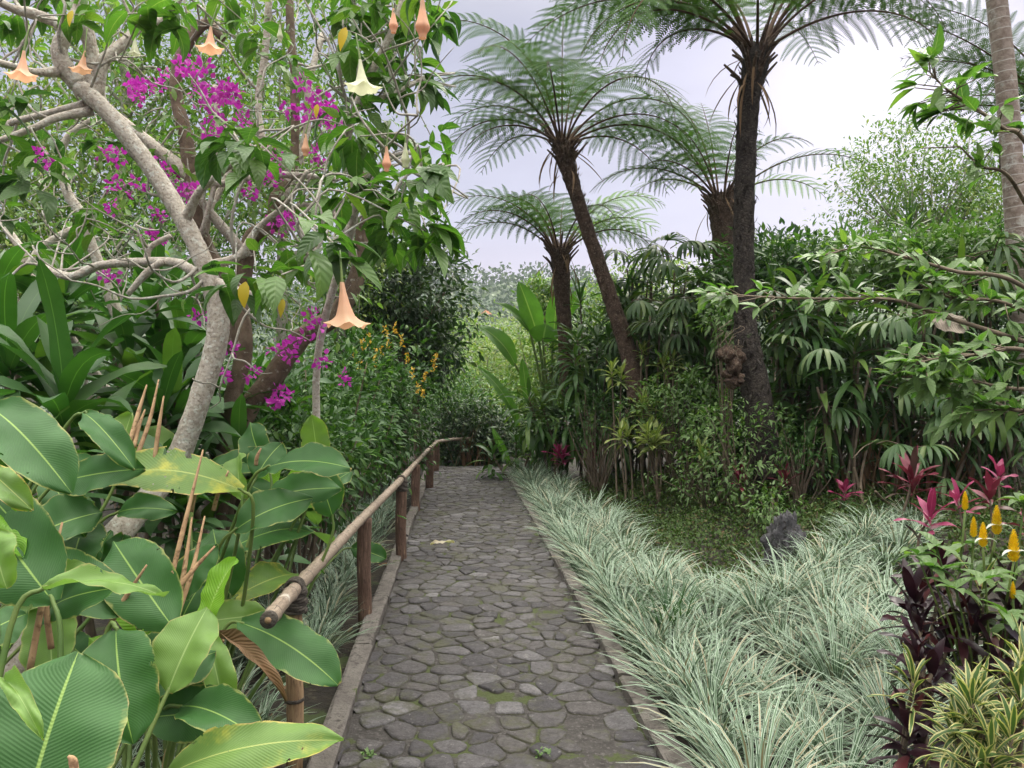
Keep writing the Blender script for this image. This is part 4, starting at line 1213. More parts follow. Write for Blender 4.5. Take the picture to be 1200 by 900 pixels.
def tree_fern(label, trunk, fr, barkmat, bits=1.0, stubs=26, cut=40):
    base = P(*trunk[0][:3])
    z0 = float(gz(base[0], base[1])); base[2] = min(base[2], z0)
    root = thing('tree_fern', label, 'tree fern', base, 'tree ferns')
    p = [P(a, b, c) for a, b, c, d in trunk]; r = [d / FPX * c * .84 for a, b, c, d in trunk]
    g = Geo(); pts = tube(g, p, r, 18, 10, .07)
    # ragged fibres and old frond bases all over the trunk
    N = int(520 * bits); k = rng.integers(2, len(pts) - 1, N); a = U(0, 2 * pi, N)
    rr = np.interp(k, np.linspace(0, len(pts) - 1, len(r)), r)
    pos = pts[k] + np.stack([np.cos(a) * rr * .95, np.sin(a) * rr * .95, U(-.05, .05, N)], -1)
    ax = np.stack([np.cos(a) * .55, np.sin(a) * .55, U(.4, 1.2, N) * np.where(rng.random(N) < .75, 1, -1)], -1)
    scatter(g, [template(1, .3, 2, .3, pr='lance', across=1)], pos, ax, np.stack([np.cos(a), np.sin(a), 0 * a], -1), U(.05, .12, N))
    g.build('trunk', M[barkmat], root)
    top = pts[-1]; up = nrm(pts[-1] - pts[-4])
    g = Geo(); a = np.arange(stubs) * 2.4
    for k in range(stubs):
        d = nrm(np.array([math.cos(a[k]) * .5, math.sin(a[k]) * .5, 1]))
        b = top - up * U(0, .45) + np.array([math.cos(a[k]), math.sin(a[k]), 0]) * r[-1] * .8
        tube(g, [b, b + d * .12, b + d * U(.2, .34) + np.array([math.cos(a[k]), math.sin(a[k]), 0]) * .06], [.028, .022, .012], 6, sub=3)
    g.build('frond_base', M['fernbark_brown'], root)
    g = Geo(); N = 14; a = U(0, 2 * pi, N)
    straps(g, top - np.outer(U(.05, .5, N), up) + np.stack([np.cos(a), np.sin(a), 0 * a], -1) * r[-1], a, U(-1.2, -.3, N), U(.4, 1.1, N), U(.25, .75, N), .035, K=6, pr='lance', fold=.6, swing=U(-.6, .6, N))
    g.build('dead_skirt', M['dead'], root)
    top = top - up * .05
    for f in fr:
        az, el, L, W, bd = f[:5]
        az, el, L, bd = az + U(-9, 9), el + 5 + U(-13, 11), L * U(.82, 1.12), max(.5, bd + .05 + U(-.3, .4))
        mt = f[5] if len(f) > 5 else 'fern'
        b = top + np.array([math.cos(R(az)), math.sin(R(az)), 0]) * r[-1] * .6
        frond(root, b, R(az), R(el), L, W, bd, mt, swing=U(-.25, .25), rm='rachis' if mt == 'fern' else 'rachis_light')
    return root


def ring(n_, el, L, W, bd, off=0, mt='fern'):
    return [(off + k * 360 / n_ + U(-10, 10), U(*el), L * U(.85, 1.1), W * U(.9, 1.1), U(*bd), mt) for k in range(n_)]


# dark trunk on the right
tree_fern('tall tree fern with the thick black trunk and gnarled foot', [(899, 560, 8.6, 21), (893, 505, 8.6, 20), (884, 450, 8.6, 20), (874, 390, 8.6, 16), (872, 330, 8.6, 14), (872, 260, 8.6, 14), (874, 180, 8.6, 14), (878, 120, 8.6, 14), (884, 80, 8.6, 17), (888, 55, 8.6, 16)],
          [(8, 62, 2.7, .62, 1.95), (3, 55, 3.1, .62, 1.9), (16, 66, 3.2, .62, 1.8), (-12, 50, 2.1, .55, 1.7), (30, 60, 2.6, .6, 1.6), (172, 55, 3.3, .62, 1.5), (208, 22, 2.3, .62, 1.5), (165, 28, 2.9, .62, 1.0), (250, 35, 2.3, .6, 1.7),
           (150, 45, 3.1, .62, 1.4), (128, 60, 3.0, .6, 1.2), (95, 55, 2.8, .6, 1.3), (60, 45, 2.6, .6, 1.3), (285, 45, 2.4, .55, 1.5), (320, 50, 2.6, .55, 1.6), (345, 30, 2.0, .5, 1.9), (185, 15, 1.9, .6, 1.9), (215, 28, 2.9, .66, 1.6), (198, 12, 2.7, .66, 1.4), (188, 70, 3.9, .66, 2.0), (200, 58, 3.8, .66, 1.7), (178, 66, 3.6, .62, 1.7)], 'fernbark')
# slender leaning one in the middle
tree_fern('slender tree fern leaning left with a wide crown over the end of the path', [(748, 470, 11, 14), (738, 420, 11, 12), (716, 350, 11, 10.5), (692, 280, 11, 9.5), (674, 225, 11, 9.5), (663, 188, 11, 12), (658, 165, 11, 12)],
          [(178, 55, 2.6, .66, 2.0), (172, 35, 2.2, .66, 1.7), (185, 72, 2.9, .64, 1.9), (160, 62, 2.4, .58, 1.3), (140, 50, 2.4, .6, 1.4), (200, 48, 2.5, .66, 2.0), (92, 84, 2.2, .5, .5), (70, 80, 2.3, .5, .6), (30, 72, 2.4, .55, 1.2),
           (2, 42, 2.8, .62, 2.3), (-10, 25, 2.4, .66, 2.0), (340, 12, 2.0, .62, 1.5), (20, 30, 2.2, .6, 1.6), (50, 50, 2.2, .6, 1.4), (110, 62, 2.3, .55, 1.0), (230, 55, 2.3, .62, 2.0), (255, 60, 2.1, .6, 2.0), (305, 45, 2.4, .64, 2.1), (215, 25, 1.7, .6, 1.6), (128, 35, 2.0, .55, 1.4)], 'fernbark_brown', .7)
# shorter one behind
tree_fern('shorter tree fern with a brown shaggy trunk left of the slender one', [(668, 470, 13, 12), (664, 420, 13, 10.5), (660, 360, 13, 10.5), (657, 315, 13, 12), (656, 292, 13, 13)],
          [(180, 60, 2.01, 0.56, 1.75), (172, 35, 1.95, 0.58, 1.6), (195, 48, 1.89, 0.56, 1.7), (155, 55, 2.01, 0.56, 1.5), (110, 75, 2.01, 0.50, .9), (80, 78, 2.01, 0.50, .8), (30, 62, 2.12, 0.56, 1.6), (5, 48, 2.24, 0.58, 1.75, 'fern_light'), (-10, 35, 2.01, 0.58, 1.6), (345, 55, 2.01, 0.56, 1.8, 'fern_light'),
           (210, 65, 1.89, 0.56, 1.6), (250, 60, 1.77, 0.56, 1.7), (300, 60, 1.89, 0.56, 1.7), (130, 60, 1.89, 0.56, 1.2), (55, 50, 2.01, 0.56, 1.4)], 'fernbark_brown', .6)
# the one behind the dark trunk
tree_fern('tree fern crown standing just behind the thick black trunk, young croziers curled', [(850, 420, 12, 14), (849, 340, 12, 14), (847, 280, 12, 15), (846, 243, 12, 19), (846, 228, 12, 17)],
          [(6, 42, 3.2, .42, .95), (-6, 34, 1.75, .42, 1.35, 'fern_light'), (175, 45, 2.0, .55, 1.5), (190, 55, 2.1, .55, 1.6), (160, 62, 2.2, .55, 1.3), (140, 70, 2.2, .5, 1.0), (100, 78, 2.1, .5, .6), (60, 72, 2.0, .5, 1.1), (205, 30, 1.7, .5, 1.5), (225, 58, 1.9, .5, 1.6), (270, 66, 1.6, .45, 1.7), (178, 25, 1.6, .5, 1.4, 'fern_light'), (330, 60, 1.6, .45, 1.7), (120, 55, 2.0, .5, 1.2)], 'fernbark_brown', .7)
# beyond the right edge
tree_fern('tree fern at the right edge whose fronds hang behind the ringed palm', [(1275, 430, 10.5, 14), (1272, 300, 10.5, 13), (1262, 200, 10.5, 14), (1255, 140, 10.5, 15)],
          [(178, 42, 2.9, .6, .7), (170, 28, 2.6, .6, .9), (190, 52, 2.8, .6, 1.1), (150, 60, 2.6, .6, 1.0), (200, 25, 2.0, .55, 1.3), (215, 45, 2.2, .55, 1.5), (130, 45, 2.4, .6, 1.1), (90, 60, 2.4, .55, 1.1), (240, 45, 2.0, .55, 1.6), (185, 8, 1.7, .5, 1.5), (165, 62, 2.8, .6, 1.3)], 'fernbark', .6)

# ringed palm trunk with its crown above the view
pb_ = P(1203, 470, 9.2); pb_[2] = float(gz(pb_[0], pb_[1]))
palm = thing('palm_tree', 'smooth grey ringed palm trunk at the right edge of the view', 'palm', pb_)
g = Geo()
pt = tube(g, [pb_ - [0, 0, .1], P(1199, 400, 9.2), P(1190, 250, 9.2), P(1180, 110, 9.2), P(1168, 0, 9.2), P(1150, -160, 9.2)], [.14, .13, .12, .117, .113, .105], 18, 14, .012)
g.build('trunk', M['palmbark'], palm)
g = Geo()
for k in range(9):
    a = k * .7
    c = straps(g, [pt[-1]], [a], R(60), 1.9, 2.2, .05, K=14, pr='grass')[0]
    for sd in (-1, 1):
        kk = np.arange(3, 15).repeat(3)
        straps(g, c[kk] , np.full(len(kk), a) + sd * U(.8, 1.2, len(kk)), U(-.3, .2, len(kk)), .9, .5, .04, K=4, pr='grass', across=1)
g.build('crown', M['fan'], palm)

# gnarled root mass on the dark fern's foot, with dead roots
fx = P(868, 430, 8.35)
g = Geo()
burl = thing('epiphyte_clump', 'grey-brown woody lumps and dangling roots on the black trunk', 'epiphyte', fx)
for k in range(7):
    q = fx + U(-1, 1, 3) * [.07, .04, .16] + [-.05 - .02 * k % .05, .05, 0]
    uu_, vv_ = np.meshgrid(np.linspace(0, 2 * pi, 21)[:-1], np.linspace(.05, pi - .05, 12))
    d = np.stack([np.sin(vv_) * np.cos(uu_), np.sin(vv_) * np.sin(uu_), np.cos(vv_)], -1)
    nz_ = np.array([[mathutils.noise.noise(mathutils.Vector(x_ * 2.6 + k * 7)) for x_ in row] for row in d])
    V = q + d * (1 + .6 * nz_)[..., None] * np.array([U(.06, .1), .09, U(.05, .11)])
    i = np.arange(240).reshape(12, 20); j = np.roll(i, -1, 1)
    g.add(V, np.stack([i[1:], j[1:], j[:-1], i[:-1]], -1))
g.build('burl', M['fernbark_brown'], burl)
g = Geo()
for k in range(9):
    q = P(U(848, 868), U(370, 410), 8.3); pts_ = [q]
    for s_ in range(5): q = q + U(-1, 1, 3) * [.08, .05, .05] + [-.01, 0, -.05]; pts_.append(q)
    tube(g, pts_, [.004] * 6, 5, 3)
g.build('root', M['twig'], burl)

# ------------------------------------------------------------------ banana-like plant at the path's end
def paddles(name, label, cat, clump, L, mat, group=None):
    root = thing(name, label, cat, clump, group)
    for (px0, py0, px1, py1, Y_, wpx, nv, bow) in L:
        a, b = P(px0, py0, Y_), P(px1, py1, Y_ - .1)
        g = Geo(); bigleaf(g, a, b, nv, wpx / FPX * Y_, bow=bow, fold=.25, pr='lance', K=14, A=6)
        lf = g.build('leaf', M[mat], root)
        g = Geo(); tube(g, [a + (b - a) * .02, a, a * .5 + np.array(clump) * .5 + [0, 0, .15], clump], [.012, .018, .025, .035], 7)
        g.build('stalk', M['petiole'], lf)
    return root


cl0 = P(645, 520, 13.6)
paddles('banana_plant', 'upright bright green banana-like plant with paddle leaves at the far end of the path', 'plant', cl0, [
    (632, 400, 608, 330, 13.6, 27, (.2, -1, .1), .05), (622, 392, 578, 354, 13.5, 14, (.4, -.6, .7), .12), (628, 376, 598, 353, 13.7, 12, (.4, -.6, .7), .1),
    (604, 428, 562, 382, 13.3, 24, (.3, -.8, .5), .14), (606, 500, 560, 430, 13.3, 16, (.3, -.7, .6), .14), (648, 395, 652, 340, 13.5, 22, (-.4, -.9, .1), -.05),
    (636, 400, 640, 380, 13.3, 34, (0, -.9, .4), .05), (618, 470, 612, 420, 13.2, 12, (0, -1, .1), .05), (602, 480, 576, 472, 13.2, 10, (0, -.3, 1), .15), (660, 380, 684, 335, 13.8, 16, (-.2, -1, .1), .08), (598, 545, 576, 500, 13.2, 9, (0, -1, .1), .1)], 'banana')

# ------------------------------------------------------------------ hedge on the right
G4 = 'drooping dracaenas in the right hedge'
for (px, py, Y_, h, L, mt, lab) in [
    (960, 345, 9.4, 5, .62, 'hedge', 'dracaena with long drooping leaves just right of the black fern trunk'),
    (1000, 420, 9.1, 5, .58, 'hedge', 'drooping dracaena low in the hedge above the magenta cordyline'),
    (935, 460, 9.5, 4, .5, 'hedge', 'dark drooping dracaena close beside the fern trunk foot'),
    (1060, 480, 9.0, 4, .55, 'hedge', 'drooping dracaena at the hedge foot among the dry canes'),
    (810, 345, 11.6, 5, .6, 'hedge', 'drooping dracaena between the slender fern and the black trunk'),
    (735, 370, 12.6, 5, .6, 'hedge', 'drooping dracaena behind the slender fern trunk'),
    (700, 400, 12.3, 5, .5, 'hedge', 'drooping dracaena between the two thin fern trunks'),
    (650, 490, 12.4, 6, .5, 'hedge', 'dark weeping dracaena mound at the foot of the shorter fern'),
    (605, 515, 13.2, 4, .42, 'hedge', 'low dark weeping clump at the end of the silver grass'),
    (690, 470, 12.4, 4, .5, 'hedge', 'weeping dracaena under the leaning fern trunk'),
    (1090, 330, 9.8, 5, .6, 'hedge', 'dracaena high in the hedge under the airy tree'),
    (1160, 430, 8.8, 5, .6, 'hedge', 'drooping dracaena at the right end of the hedge'),
    (840, 440, 11.0, 4, .5, 'hedge', 'shaded dracaena left of the black trunk'),
    (780, 420, 11.8, 4, .5, 'hedge', 'shaded dracaena right of the slender fern foot'),
]:
    r = dracaena('dracaena', lab, px, py, Y_ - .25, 30, L * 1.2, .08, mt, G4, heads=h, spread=.42, stem=.55, el=(-.8, 1.0), bend=(1.1, 2.0), pr='lance')

TPF = None
def fan_palm(label, px, py, Y_, n_, rad, name='fan_palm'):
    top = P(px, py, Y_); base = np.array([top[0], top[1] + .1, float(gz(top[0], top[1]))])
    root = thing(name, label, 'palm', base, 'fan palms in the right hedge')
    g = Geo(); gs = Geo()
    for k in range(n_):
        q = top + U(-1, 1, 3) * [.4, .35, .5]
        a = U(pi, 2 * pi) if rng.random() < .75 else U(0, pi)
        e = U(-.1, .7)
        hub = q + np.array([math.cos(a) * math.cos(e), math.sin(a) * math.cos(e), math.sin(e)]) * .35
        tube(gs, [q, (q + hub) / 2 + [0, 0, .03], hub], [.008, .006, .005], 5, 3)
        m_ = int(U(8, 13)); f = np.linspace(-1.5, 1.5, m_)
        straps(g, hub, a + f, e - .25 * np.abs(f) - .1, U(.9, 1.5), rad * (1 - .12 * np.abs(f)) * U(.9, 1.1), .05 * rad / .42, K=6, pr='fan', fold=.35, roll=U(-.2, .2, m_))
    for k in range(5):
        b = base + U(-.25, .25, 3) * [1, 1, 0]; q = top + U(-.3, .3, 3)
        tube(gs, [b, (b + q) / 2 + U(-.05, .05, 3), q], [.018, .016, .014], 6)
    g.build('fronds', M['fan'], root); gs.build('cane', M['twig'], root)


for a in [
    (1065, 375, 9.0, 8, .44, 'fan palm with narrow grey-green fingers below the big dry leaf'),
    (990, 440, 8.9, 5, .4, 'pale fan palm frond low in the middle of the hedge'),
    (1030, 550, 8.5, 4, .36, 'small fan palm at the hedge foot'),
    (1120, 450, 8.7, 8, .42, 'fan palm with arching fronds near the dry canes'),
    (1150, 330, 9.4, 8, .42, 'fan palm behind the ringed palm trunk'),
    (920, 400, 9.8, 7, .42, 'fan palm right behind the black trunk'),
    (790, 330, 11.8, 9, .46, 'fan palm behind the hanging fronds of the slender fern'),
    (830, 390, 11.2, 8, .44, 'fan palm in shade left of the black trunk'),
    (770, 380, 11.4, 8, .44, 'fan palm beside the slender fern trunk'),
    (1190, 490, 8.4, 7, .4, 'fan palm at the right edge behind the leafy branches'),
    (755, 320, 13.0, 7, .46, 'tall fan palm showing above the hedge right of the slender trunk'),
]:
    fan_palm(a[-1], a[0], a[1], a[2] - .4, int(a[3] * 1.5), a[4] * 1.1)
G5 = 'spiky plants topping the right hedge'
for (px, py, Y_, n_, L, lab) in [
    (1066, 262, 11.0, 34, .5, 'spiky yucca rosette rising against the airy tree'), (985, 285, 10.6, 26, .4, 'yellow-green spiky rosette at the top of the hedge'),
    (905, 330, 9.6, 26, .38, 'spiky rosette beside the black trunk'), (1168, 280, 10.5, 30, .45, 'spiky rosette left of the ringed palm trunk'),
    (1040, 290, 10.8, 26, .4, 'dark spiky rosette next to the yucca'), (680, 350, 13.0, 22, .45, 'spiky rosette between the two thin fern trunks')]:
    dracaena('yucca', lab, px, py, Y_, n_, L, .035, 'guava' if 'yellow' in lab else 'hedge', G5, cat='yucca', heads=1, el=(-.3, 1.5), bend=(.1, .5), stem=.15, pr='grass')
G6 = 'dense shrubs filling the right hedge'
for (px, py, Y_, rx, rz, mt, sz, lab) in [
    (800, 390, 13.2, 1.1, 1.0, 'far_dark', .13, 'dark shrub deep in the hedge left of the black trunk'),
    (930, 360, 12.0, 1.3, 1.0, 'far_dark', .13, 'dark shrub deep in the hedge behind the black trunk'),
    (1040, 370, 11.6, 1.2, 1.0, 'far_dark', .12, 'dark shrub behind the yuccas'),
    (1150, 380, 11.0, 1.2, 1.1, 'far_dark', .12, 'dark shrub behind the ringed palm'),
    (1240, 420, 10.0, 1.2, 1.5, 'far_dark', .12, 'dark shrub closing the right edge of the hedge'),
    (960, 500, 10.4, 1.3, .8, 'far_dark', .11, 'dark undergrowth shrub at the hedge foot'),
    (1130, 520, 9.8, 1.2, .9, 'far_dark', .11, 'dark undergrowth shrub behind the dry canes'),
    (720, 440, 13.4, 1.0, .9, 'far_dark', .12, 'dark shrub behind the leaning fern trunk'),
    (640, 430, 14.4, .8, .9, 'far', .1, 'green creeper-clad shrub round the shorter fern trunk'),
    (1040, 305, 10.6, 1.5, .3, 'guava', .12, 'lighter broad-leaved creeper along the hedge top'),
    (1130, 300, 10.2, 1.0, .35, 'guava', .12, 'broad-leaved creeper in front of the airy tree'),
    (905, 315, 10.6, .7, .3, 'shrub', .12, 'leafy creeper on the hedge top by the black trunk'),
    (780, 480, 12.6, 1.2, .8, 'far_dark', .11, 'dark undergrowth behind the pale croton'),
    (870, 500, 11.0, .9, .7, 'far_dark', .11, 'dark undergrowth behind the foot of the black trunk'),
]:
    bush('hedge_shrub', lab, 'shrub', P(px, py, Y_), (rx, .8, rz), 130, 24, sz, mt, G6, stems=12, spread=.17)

# airy tree and the trees down the valley
bush('airy_tree', 'thin airy tree with small olive leaves standing against the bright sky', 'tree', P(1085, 232, 17), (1.95, 1.4, 1.75), 360, 28, .13, 'far', tpl=TP_FAR, trunk=.08, stems=30, sr=.028, stemmat='bark_pale', inner=.15, spread=.17)
G7 = 'trees in the valley beyond the path'
for (px, py, Y_, rx, rz, mt, sz, lab) in [
    (640, 358, 24, .75, .95, 'far', .18, 'olive round-headed tree left of the shorter fern trunk'),
    (710, 385, 24, 1.3, 1.2, 'far', .18, 'bright green tree between the fern trunks'),
    (572, 440, 30, 1.6, 1.5, 'far_pale', .2, 'pale misty tree in the middle of the valley gap'),
    (522, 440, 22, 1.1, 1.2, 'far', .15, 'light yellow-green bush left of the valley gap'),
    (550, 480, 19, 1.3, 1.0, 'shrub', .13, 'pale leafy bush beyond the end of the rail'),
    (610, 485, 18, 1.0, .9, 'far', .13, 'green bush behind the banana-like plant'),
    (545, 512, 16, .9, .8, 'far_dark', .12, 'green bush at the bend of the path'),
    (580, 512, 15.9, .8, .75, 'far_dark', .12, 'dark bush just past the far end of the cobbles'),
    (490, 420, 34, 2.4, 2.0, 'far', .25, 'green tree far down the valley at its left side'),
    (625, 425, 40, 3.0, 2.2, 'far_pale', .28, 'pale tree far down the valley behind the banana-like plant'),
    (545, 425, 55, 4.5, 3.2, 'far', .4, 'tree crown far down the valley below the hut'),
    (590, 400, 75, 6, 3.0, 'far_pale', .5, 'farthest pale tree crown below the wooded hill'),
    (760, 345, 26, 1.8, 1.2, 'far_pale', .2, 'pale tree showing over the hedge right of the slender fern'),
    (905, 330, 22, 2.6, 1.1, 'far_pale', .17, 'pale bushy tree low behind the black fern trunk'),
    (1180, 260, 20, 1.6, 1.4, 'far', .15, 'green tree behind the ringed palm trunk'),
]:
    bush('valley_tree', lab, 'tree', P(px, py, Y_), (rx, rx * .8, rz), 110, 26, sz, mt, G7, tpl=TP_FAR, trunk=.08, stems=8, sr=.02, stemmat='bark_brown', inner=.3, spread=rx * .13)

# ------------------------------------------------------------------ shrubs of the bed
G8 = 'pale crotons in the bed'
for (px, py, Y_, n_, L, lab) in [(728, 440, 10.3, 14, .3, 'pale croton rosette with cream leaves left of the others, on a bare cane'), (755, 470, 10.0, 14, .28, 'pale croton rosette at the middle of the group'), (735, 508, 9.9, 12, .26, 'lowest pale croton rosette near the mossy cover'), (768, 512, 9.7, 16, .28, 'bushy pale croton on several bare canes'), (778, 428, 10.6, 14, .28, 'topmost pale croton rosette against the dark hedge'), (822, 525, 9.3, 10, .2, 'small pale croton left of the black trunk'), (752, 408, 10.8, 9, .2, 'small pale croton sprout above the others')]:
    dracaena('croton', lab, px, py, Y_, n_, L, .06, 'croton', G8, cat='croton', heads=2 if 'bushy' not in lab else 4, spread=.14, el=(-.2, 1.3), bend=(.4, 1.2), stem=.12, pr='lance', stemmat='twig', r=.012)
G9 = 'small leafy shrubs of the bed'
for (px, py, Y_, rx, rz, mt, M_, sz, st, lab) in [
    (700, 488, 11.0, .55, .4, 'shrub', 70, .06, 40, 'twiggy grey-green shrub with a bare skirt beside the weeping dracaena'),
    (808, 475, 10.0, .75, .55, 'guava', 130, .08, 20, 'yellow-green leafy shrub between the crotons and the black trunk'),
    (870, 520, 8.5, .55, .55, 'guava', 95, .075, 18, 'leafy shrub in front of the black trunk foot'),
    (935, 530, 8.4, .4, .4, 'shrub', 45, .06, 24, 'thin twiggy shrub right of the black trunk foot'),
    (830, 555, 9.0, .6, .3, 'guava', 60, .06, 14, 'low shrub at the edge of the mossy cover'),
    (850, 370, 9.0, .3, .35, 'guava', 40, .09, 10, 'leafy creeper climbing the left of the black trunk'),
    (905, 590, 7.8, .3, .16, 'guava', 30, .06, 8, 'bright low seedling clump behind the lumpy stone'),
    (960, 615, 7.4, .5, .14, 'moss', 60, .05, 8, 'low green mound right of the lumpy stone'),
]:
    bush('small_shrub', lab, 'shrub', P(px, py, Y_), (rx, .4, rz), M_, 12, sz, mt, G9, tpl=TP_OV, stems=st, sr=.009, stemmat='twig', inner=.2, spread=.07)
# dry canes at the hedge foot
for (px, Y_, lab) in [(552, 15.4, 'tangle of dry brown stalks at the far end of the path'), (1100, 8.5, 'sheaf of dry brown cane stalks at the hedge foot'), (1050, 8.7, 'drooping dead brown fronds at the hedge foot'), (1010, 8.8, 'sheaf of dead leaves and canes left of the dead fronds')]:
    b = P(px, 560, Y_); b[2] = float(gz(b[0], b[1]))
    g = Geo(); N = 26
    straps(g, b + U(-.35, .35, (N, 3)) * [1, .5, 0], U(0, 6.3, N), U(1.1, 1.55, N), U(.1, .8, N), U(.5, 1.2, N), U(.012, .05, N), K=6, pr='grass')
    tag(g.build('dry_canes', M['dead'], origin=b), lab, 'dry canes')
# big dry leaf caught in the hedge
a, b = P(1092, 374, 8.0), P(1132, 388, 7.9)
g = Geo(); bigleaf(g, a, b, (0, -1, .3), .22, bow=.15, fold=.2, wav=.02)
tag(g.build('dry_leaf', leaf('grey_dry_leaf', (.3, .24, .2), (.36, .3, .25), veins=12, rough=.8, trans=.1), origin=a), 'big grey-brown dead leaf caught in the hedge', 'leaf')

# cordylines
G10 = 'magenta cordylines'
for (px, py, Y_, n_, L, mt, lab) in [
    (990, 575, 7.8, 10, .22, 'pink', 'magenta cordyline alone at the back of the mossy cover'), (655, 530, 11.6, 12, .26, 'pink', 'magenta cordyline at the foot of the weeping dracaena'), (690, 530, 11.8, 14, .3, 'red', 'dark red cordyline next to the far magenta one'),
    (1122, 585, 5.3, 7, .2, 'pink', 'magenta cordyline rising behind the yellow flower candles'), (1090, 606, 5.6, 10, .25, 'pink', 'pink cordyline leaning over the back of the silver grass'), (1160, 580, 5.8, 12, .22, 'red', 'dark red cordyline behind the yellow flower candles'),
    (1070, 560, 7.0, 12, .34, 'red', 'brownish red cordyline at the foot of the dry canes'), (868, 560, 8.4, 10, .2, 'red', 'small red cordyline under the black trunk'), (1170, 555, 6.2, 8, .18, 'pink', 'pink-tipped cordyline near the right edge'), (920, 560, 8.2, 10, .2, 'red', 'small dark red cordyline right of the black trunk'),
    (1205, 610, 5.0, 9, .18, 'red', 'dark red cordyline cut by the right edge')]:
    dracaena('cordyline', lab, px, py, Y_, n_, L, .055, mt, G10, cat='cordyline', heads=2 if L > .25 else 1, spread=.12, el=(.1, 1.4), bend=(.2, 1.0), stem=.1, pr='lance', r=.01)
G11 = 'purple-black cordylines'
for (px, py, Y_, n_, L, lab) in [
    (1080, 705, 3.2, 13, .2, 'purple-black cordyline rising left of the yellow candle plant'), (1075, 772, 2.8, 12, .17, 'purple-black cordyline at the edge of the silver grass'), (1105, 672, 3.4, 12, .21, 'tallest purple-black cordyline under the lowest yellow leafed twig'), (1140, 735, 2.9, 12, .19, 'purple-black cordyline above the yellow-striped plant'), (1190, 720, 2.9, 12, .2, 'purple-black cordyline cut by the right edge'), (1112, 758, 3.0, 13, .2, 'purple-black cordyline in the middle of the dark clump'), (1170, 778, 2.75, 13, .2, 'purple-black cordyline directly over the yellow-striped heads'), (1065, 850, 2.7, 12, .2, 'low purple-black cordyline by the lower edge of the view'), ]:
    dracaena('purple_cordyline', lab, px, py, Y_, n_, L, .045, 'purple', G11, cat='cordyline', heads=2, spread=.1, el=(-.1, 1.4), bend=(.2, 1.0), stem=.12, pr='lance', r=.01)
G12 = 'yellow-striped dracaenas in the right corner'
for (px, py, Y_, n_, L, lab) in [
    (1150, 815, 2.3, 24, .15, 'yellow-striped dracaena head highest in the lower right corner'), (1120, 858, 2.25, 22, .14, 'yellow-striped dracaena head left of the highest one'), (1185, 860, 2.1, 26, .155, 'yellow-striped dracaena head at the right edge'), (1070, 800, 2.7, 16, .16, 'pale striped dracaena beside the purple-black leaves'), (1150, 905, 2.1, 24, .15, 'yellow-striped dracaena head at the lower edge'), (1195, 812, 2.2, 22, .145, 'yellow-striped dracaena head under the purple leaves by the edge'), (1150, 700, 2.9, 9, .18, 'cream-edged dracaena sprig among the purple-black leaves')]:
    dracaena('striped_dracaena', lab, px, py, Y_, n_, L, .022, 'song', G12, cat='dracaena', heads=2 if n_ > 20 else 1, spread=.09, el=(-.2, 1.4), bend=(.5, 1.3), stem=.1, pr='lance', r=.008, fold=.35)

# dark green grass tuft inside the silver grass
q = P(790, 720, 4.7); q[2] = float(gz(q[0], q[1]))
g = Geo(); N = 70
straps(g, q + U(-.07, .07, (N, 3)) * [1, 1, 0], U(0, 6.3, N), U(.9, 1.55, N), U(.2, 1.1, N), U(.4, .58, N), .014, K=6, pr='grass', across=1)
tag(g.build('grass_tuft', M['darkgrass'], origin=q), 'plain dark green grass tuft standing inside the silver grass', 'grass tuft')

# yellow candle plant
cb2 = P(1165, 800, 2.95); cb2[2] = float(gz(cb2[0], cb2[1]))
cp = thing('candle_plant', 'golden candle-flowered shrub with white petals at the right edge', 'flowering shrub', cb2)
gs, gl = Geo(), Geo()
CAN = [(1131, 587, 3.1, 13), (1168, 610, 3.0, 20), (1152, 627, 2.95, 17), (1188, 640, 2.85, 22), (1141, 618, 3.1, 14), (1187, 692, 2.8, 12), (1215, 610, 2.9, 18)]
for (px, py, Y_, hp) in CAN:
    q = P(px, py, Y_); h = hp * 1.64 / FPX * Y_
    g = Geo(); t = np.linspace(0, 1, 15)
    for k in range(15):
        r_ = .2 * h * (1 - t[k] ** 2.2 * .75); N = 5
        a = np.arange(N) * 2 * pi / N + k * .6
        scatter(g, [template(1, .75, 3, -.9, fold=.4)], q + np.stack([np.cos(a) * r_ * .25, np.sin(a) * r_ * .25, np.full(N, (t[k] - .5) * h)], -1), np.stack([np.cos(a) * .8, np.sin(a) * .8, np.full(N, .55)], -1), np.stack([-np.cos(a), -np.sin(a), np.full(N, .8)], -1), r_ * 1.3)
    fl = g.build('flower_candle', M['yellow'], cp)
    if hp > 15:
        g = Geo()
        for sd in (-1, 1):
            straps(g, [q + [sd * .01, -.01, -h * .2]], [pi / 2 + sd * 1.7], .5, 1.5, h * .65, h * .2, K=6, pr='lance')
        g.build('petal', M['white'], fl)
    st = q - [0, 0, h * .5]; bb = cb2 + U(-.1, .1, 3) * [1, 1, 0]
    tube(gs, [st, st * .5 + bb * .5 + U(-.06, .06, 3) + [0, 0, .1], bb], [.004, .006, .008], 6)
    for lv in (0, 1, 2):
        c = st - (st - bb) * [.1, .1, .12 + .22 * lv]
        a = np.arange(4) * pi / 2 + lv * .8 + U(-.3, .3, 4)
        scatter(gl, TP_BR, np.tile(c, (4, 1)), np.stack([np.cos(a), np.sin(a), U(-.3, .6, 4)], -1), np.tile(UP, (4, 1)), U(.08, .14, 4))
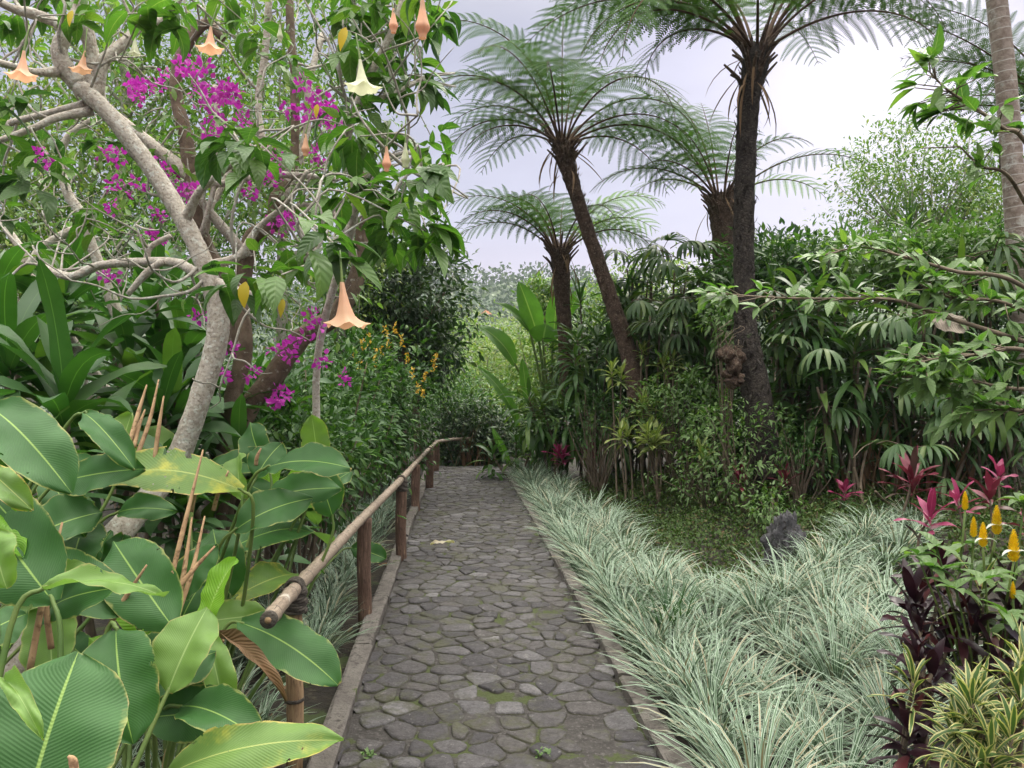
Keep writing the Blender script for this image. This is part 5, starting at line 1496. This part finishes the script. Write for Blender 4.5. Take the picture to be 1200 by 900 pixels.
for (px, py, Y_) in [(1090, 665, 2.9), (1103, 668, 2.9), (1075, 650, 3.0), (1155, 680, 2.8), (1200, 590, 2.9), (1180, 720, 2.7), (1120, 690, 2.8), (1097, 640, 3.0)]:
    c = P(px, py, Y_); a = np.arange(6) * 1.05 + U(0, 1)
    scatter(gl, TP_BR, np.tile(c, (6, 1)), np.stack([np.cos(a), np.sin(a), U(-.2, 1.0, 6)], -1), np.tile(UP, (6, 1)), U(.07, .13, 6))
    tube(gs, [c, (c + cb2) / 2 + [0, 0, .08], cb2], [.003, .005, .007], 6)
gl.build('foliage', M['guava'], cp); gs.build('stem', M['petiole'], cp)

# ------------------------------------------------------------------ leafy branches reaching in from the right
tb = P(1330, 700, 3.4); tb[2] = float(gz(tb[0], tb[1]))
gu = thing('overhanging_tree', 'young tree at the right edge whose thin leafy branches reach across the hedge', 'tree', tb)
g = Geo()
hub = tb + np.array([0, 0, 1.5])
tube(g, [tb, tb + [.03, 0, .8], hub, hub + [-.03, .05, 1.2]], [.045, .04, .034, .015], 10, jit=.05)
g.build('trunk', M['bark_brown'], gu)
gb, gl = Geo(), Geo()
def spray(pts, n_, sz, both=True, start=.15):
    p = [hub + [0, 0, .0]] + [P(*q) for q in pts]
    pp = tube(gb, p, np.linspace(.011, .003, len(p)), 6, 8)
    k0 = int(len(pp) * .28)
    for k in np.linspace(k0, len(pp) - 1, n_).astype(int):
        d = nrm(pp[min(k + 1, len(pp) - 1)] - pp[max(k - 1, 0)])
        sd = nrm(np.cross(d, UP))
        m_ = int(U(1, 4))
        s_ = rng.choice([-1, 1], m_)
        tw = pp[k] + np.outer(s_, sd) * .03
        ax = nrm(np.outer(s_ * U(.4, 1, m_), sd) + d * U(.2, 1, m_)[:, None] + np.outer(U(-.5, .5, m_), UP))
        L_ = U(.02, .14, m_)[:, None]
        q = pp[k] + ax * L_
        for b_ in range(m_): tube(gb, [pp[k], q[b_]], [.003, .002], 4, 2)
        reps = 3
        qq = np.repeat(q, reps, 0); aa = nrm(np.repeat(ax, reps, 0) + rng.normal(size=(m_ * reps, 3)) * .6)
        scatter(gl, TP_OV, qq, aa, nrm(UP + [0, -.35, 0] + rng.normal(size=aa.shape) * .3), sz * U(.6, 1.15, len(qq)))
spray([(1187, 396, 3.2), (1110, 372, 3.25), (1050, 352, 3.3), (1000, 350, 3.4), (940, 350, 3.5), (880, 347, 3.6), (838, 343, 3.7)], 22, .1)
spray([(1200, 336, 3.2), (1120, 318, 3.3), (1060, 301, 3.4), (1010, 290, 3.5), (960, 300, 3.6)], 17, .1)
spray([(1205, 456, 3.0), (1140, 447, 3.05), (1105, 446, 3.1), (1075, 440, 3.1)], 20, .1)
spray([(1200, 410, 2.9), (1150, 415, 3.0), (1100, 420, 3.0), (1078, 425, 3.0)], 18, .1)
spray([(1210, 480, 2.9), (1160, 470, 3.0), (1130, 478, 3.0)], 13, .1)
spray([(1215, 190, 3.0), (1175, 150, 2.95), (1140, 125, 2.95), (1110, 105, 2.9), (1090, 85, 2.9)], 15, .11)
spray([(1215, 260, 3.2), (1180, 205, 3.0), (1150, 195, 3.0), (1125, 172, 3.0)], 6, .1)
spray([(1190, 360, 3.3), (1120, 350, 3.3), (1080, 335, 3.3)], 20, .1)
gb.build('branch', M['twig'], gu); gl.build('foliage', M['guava'], gu)
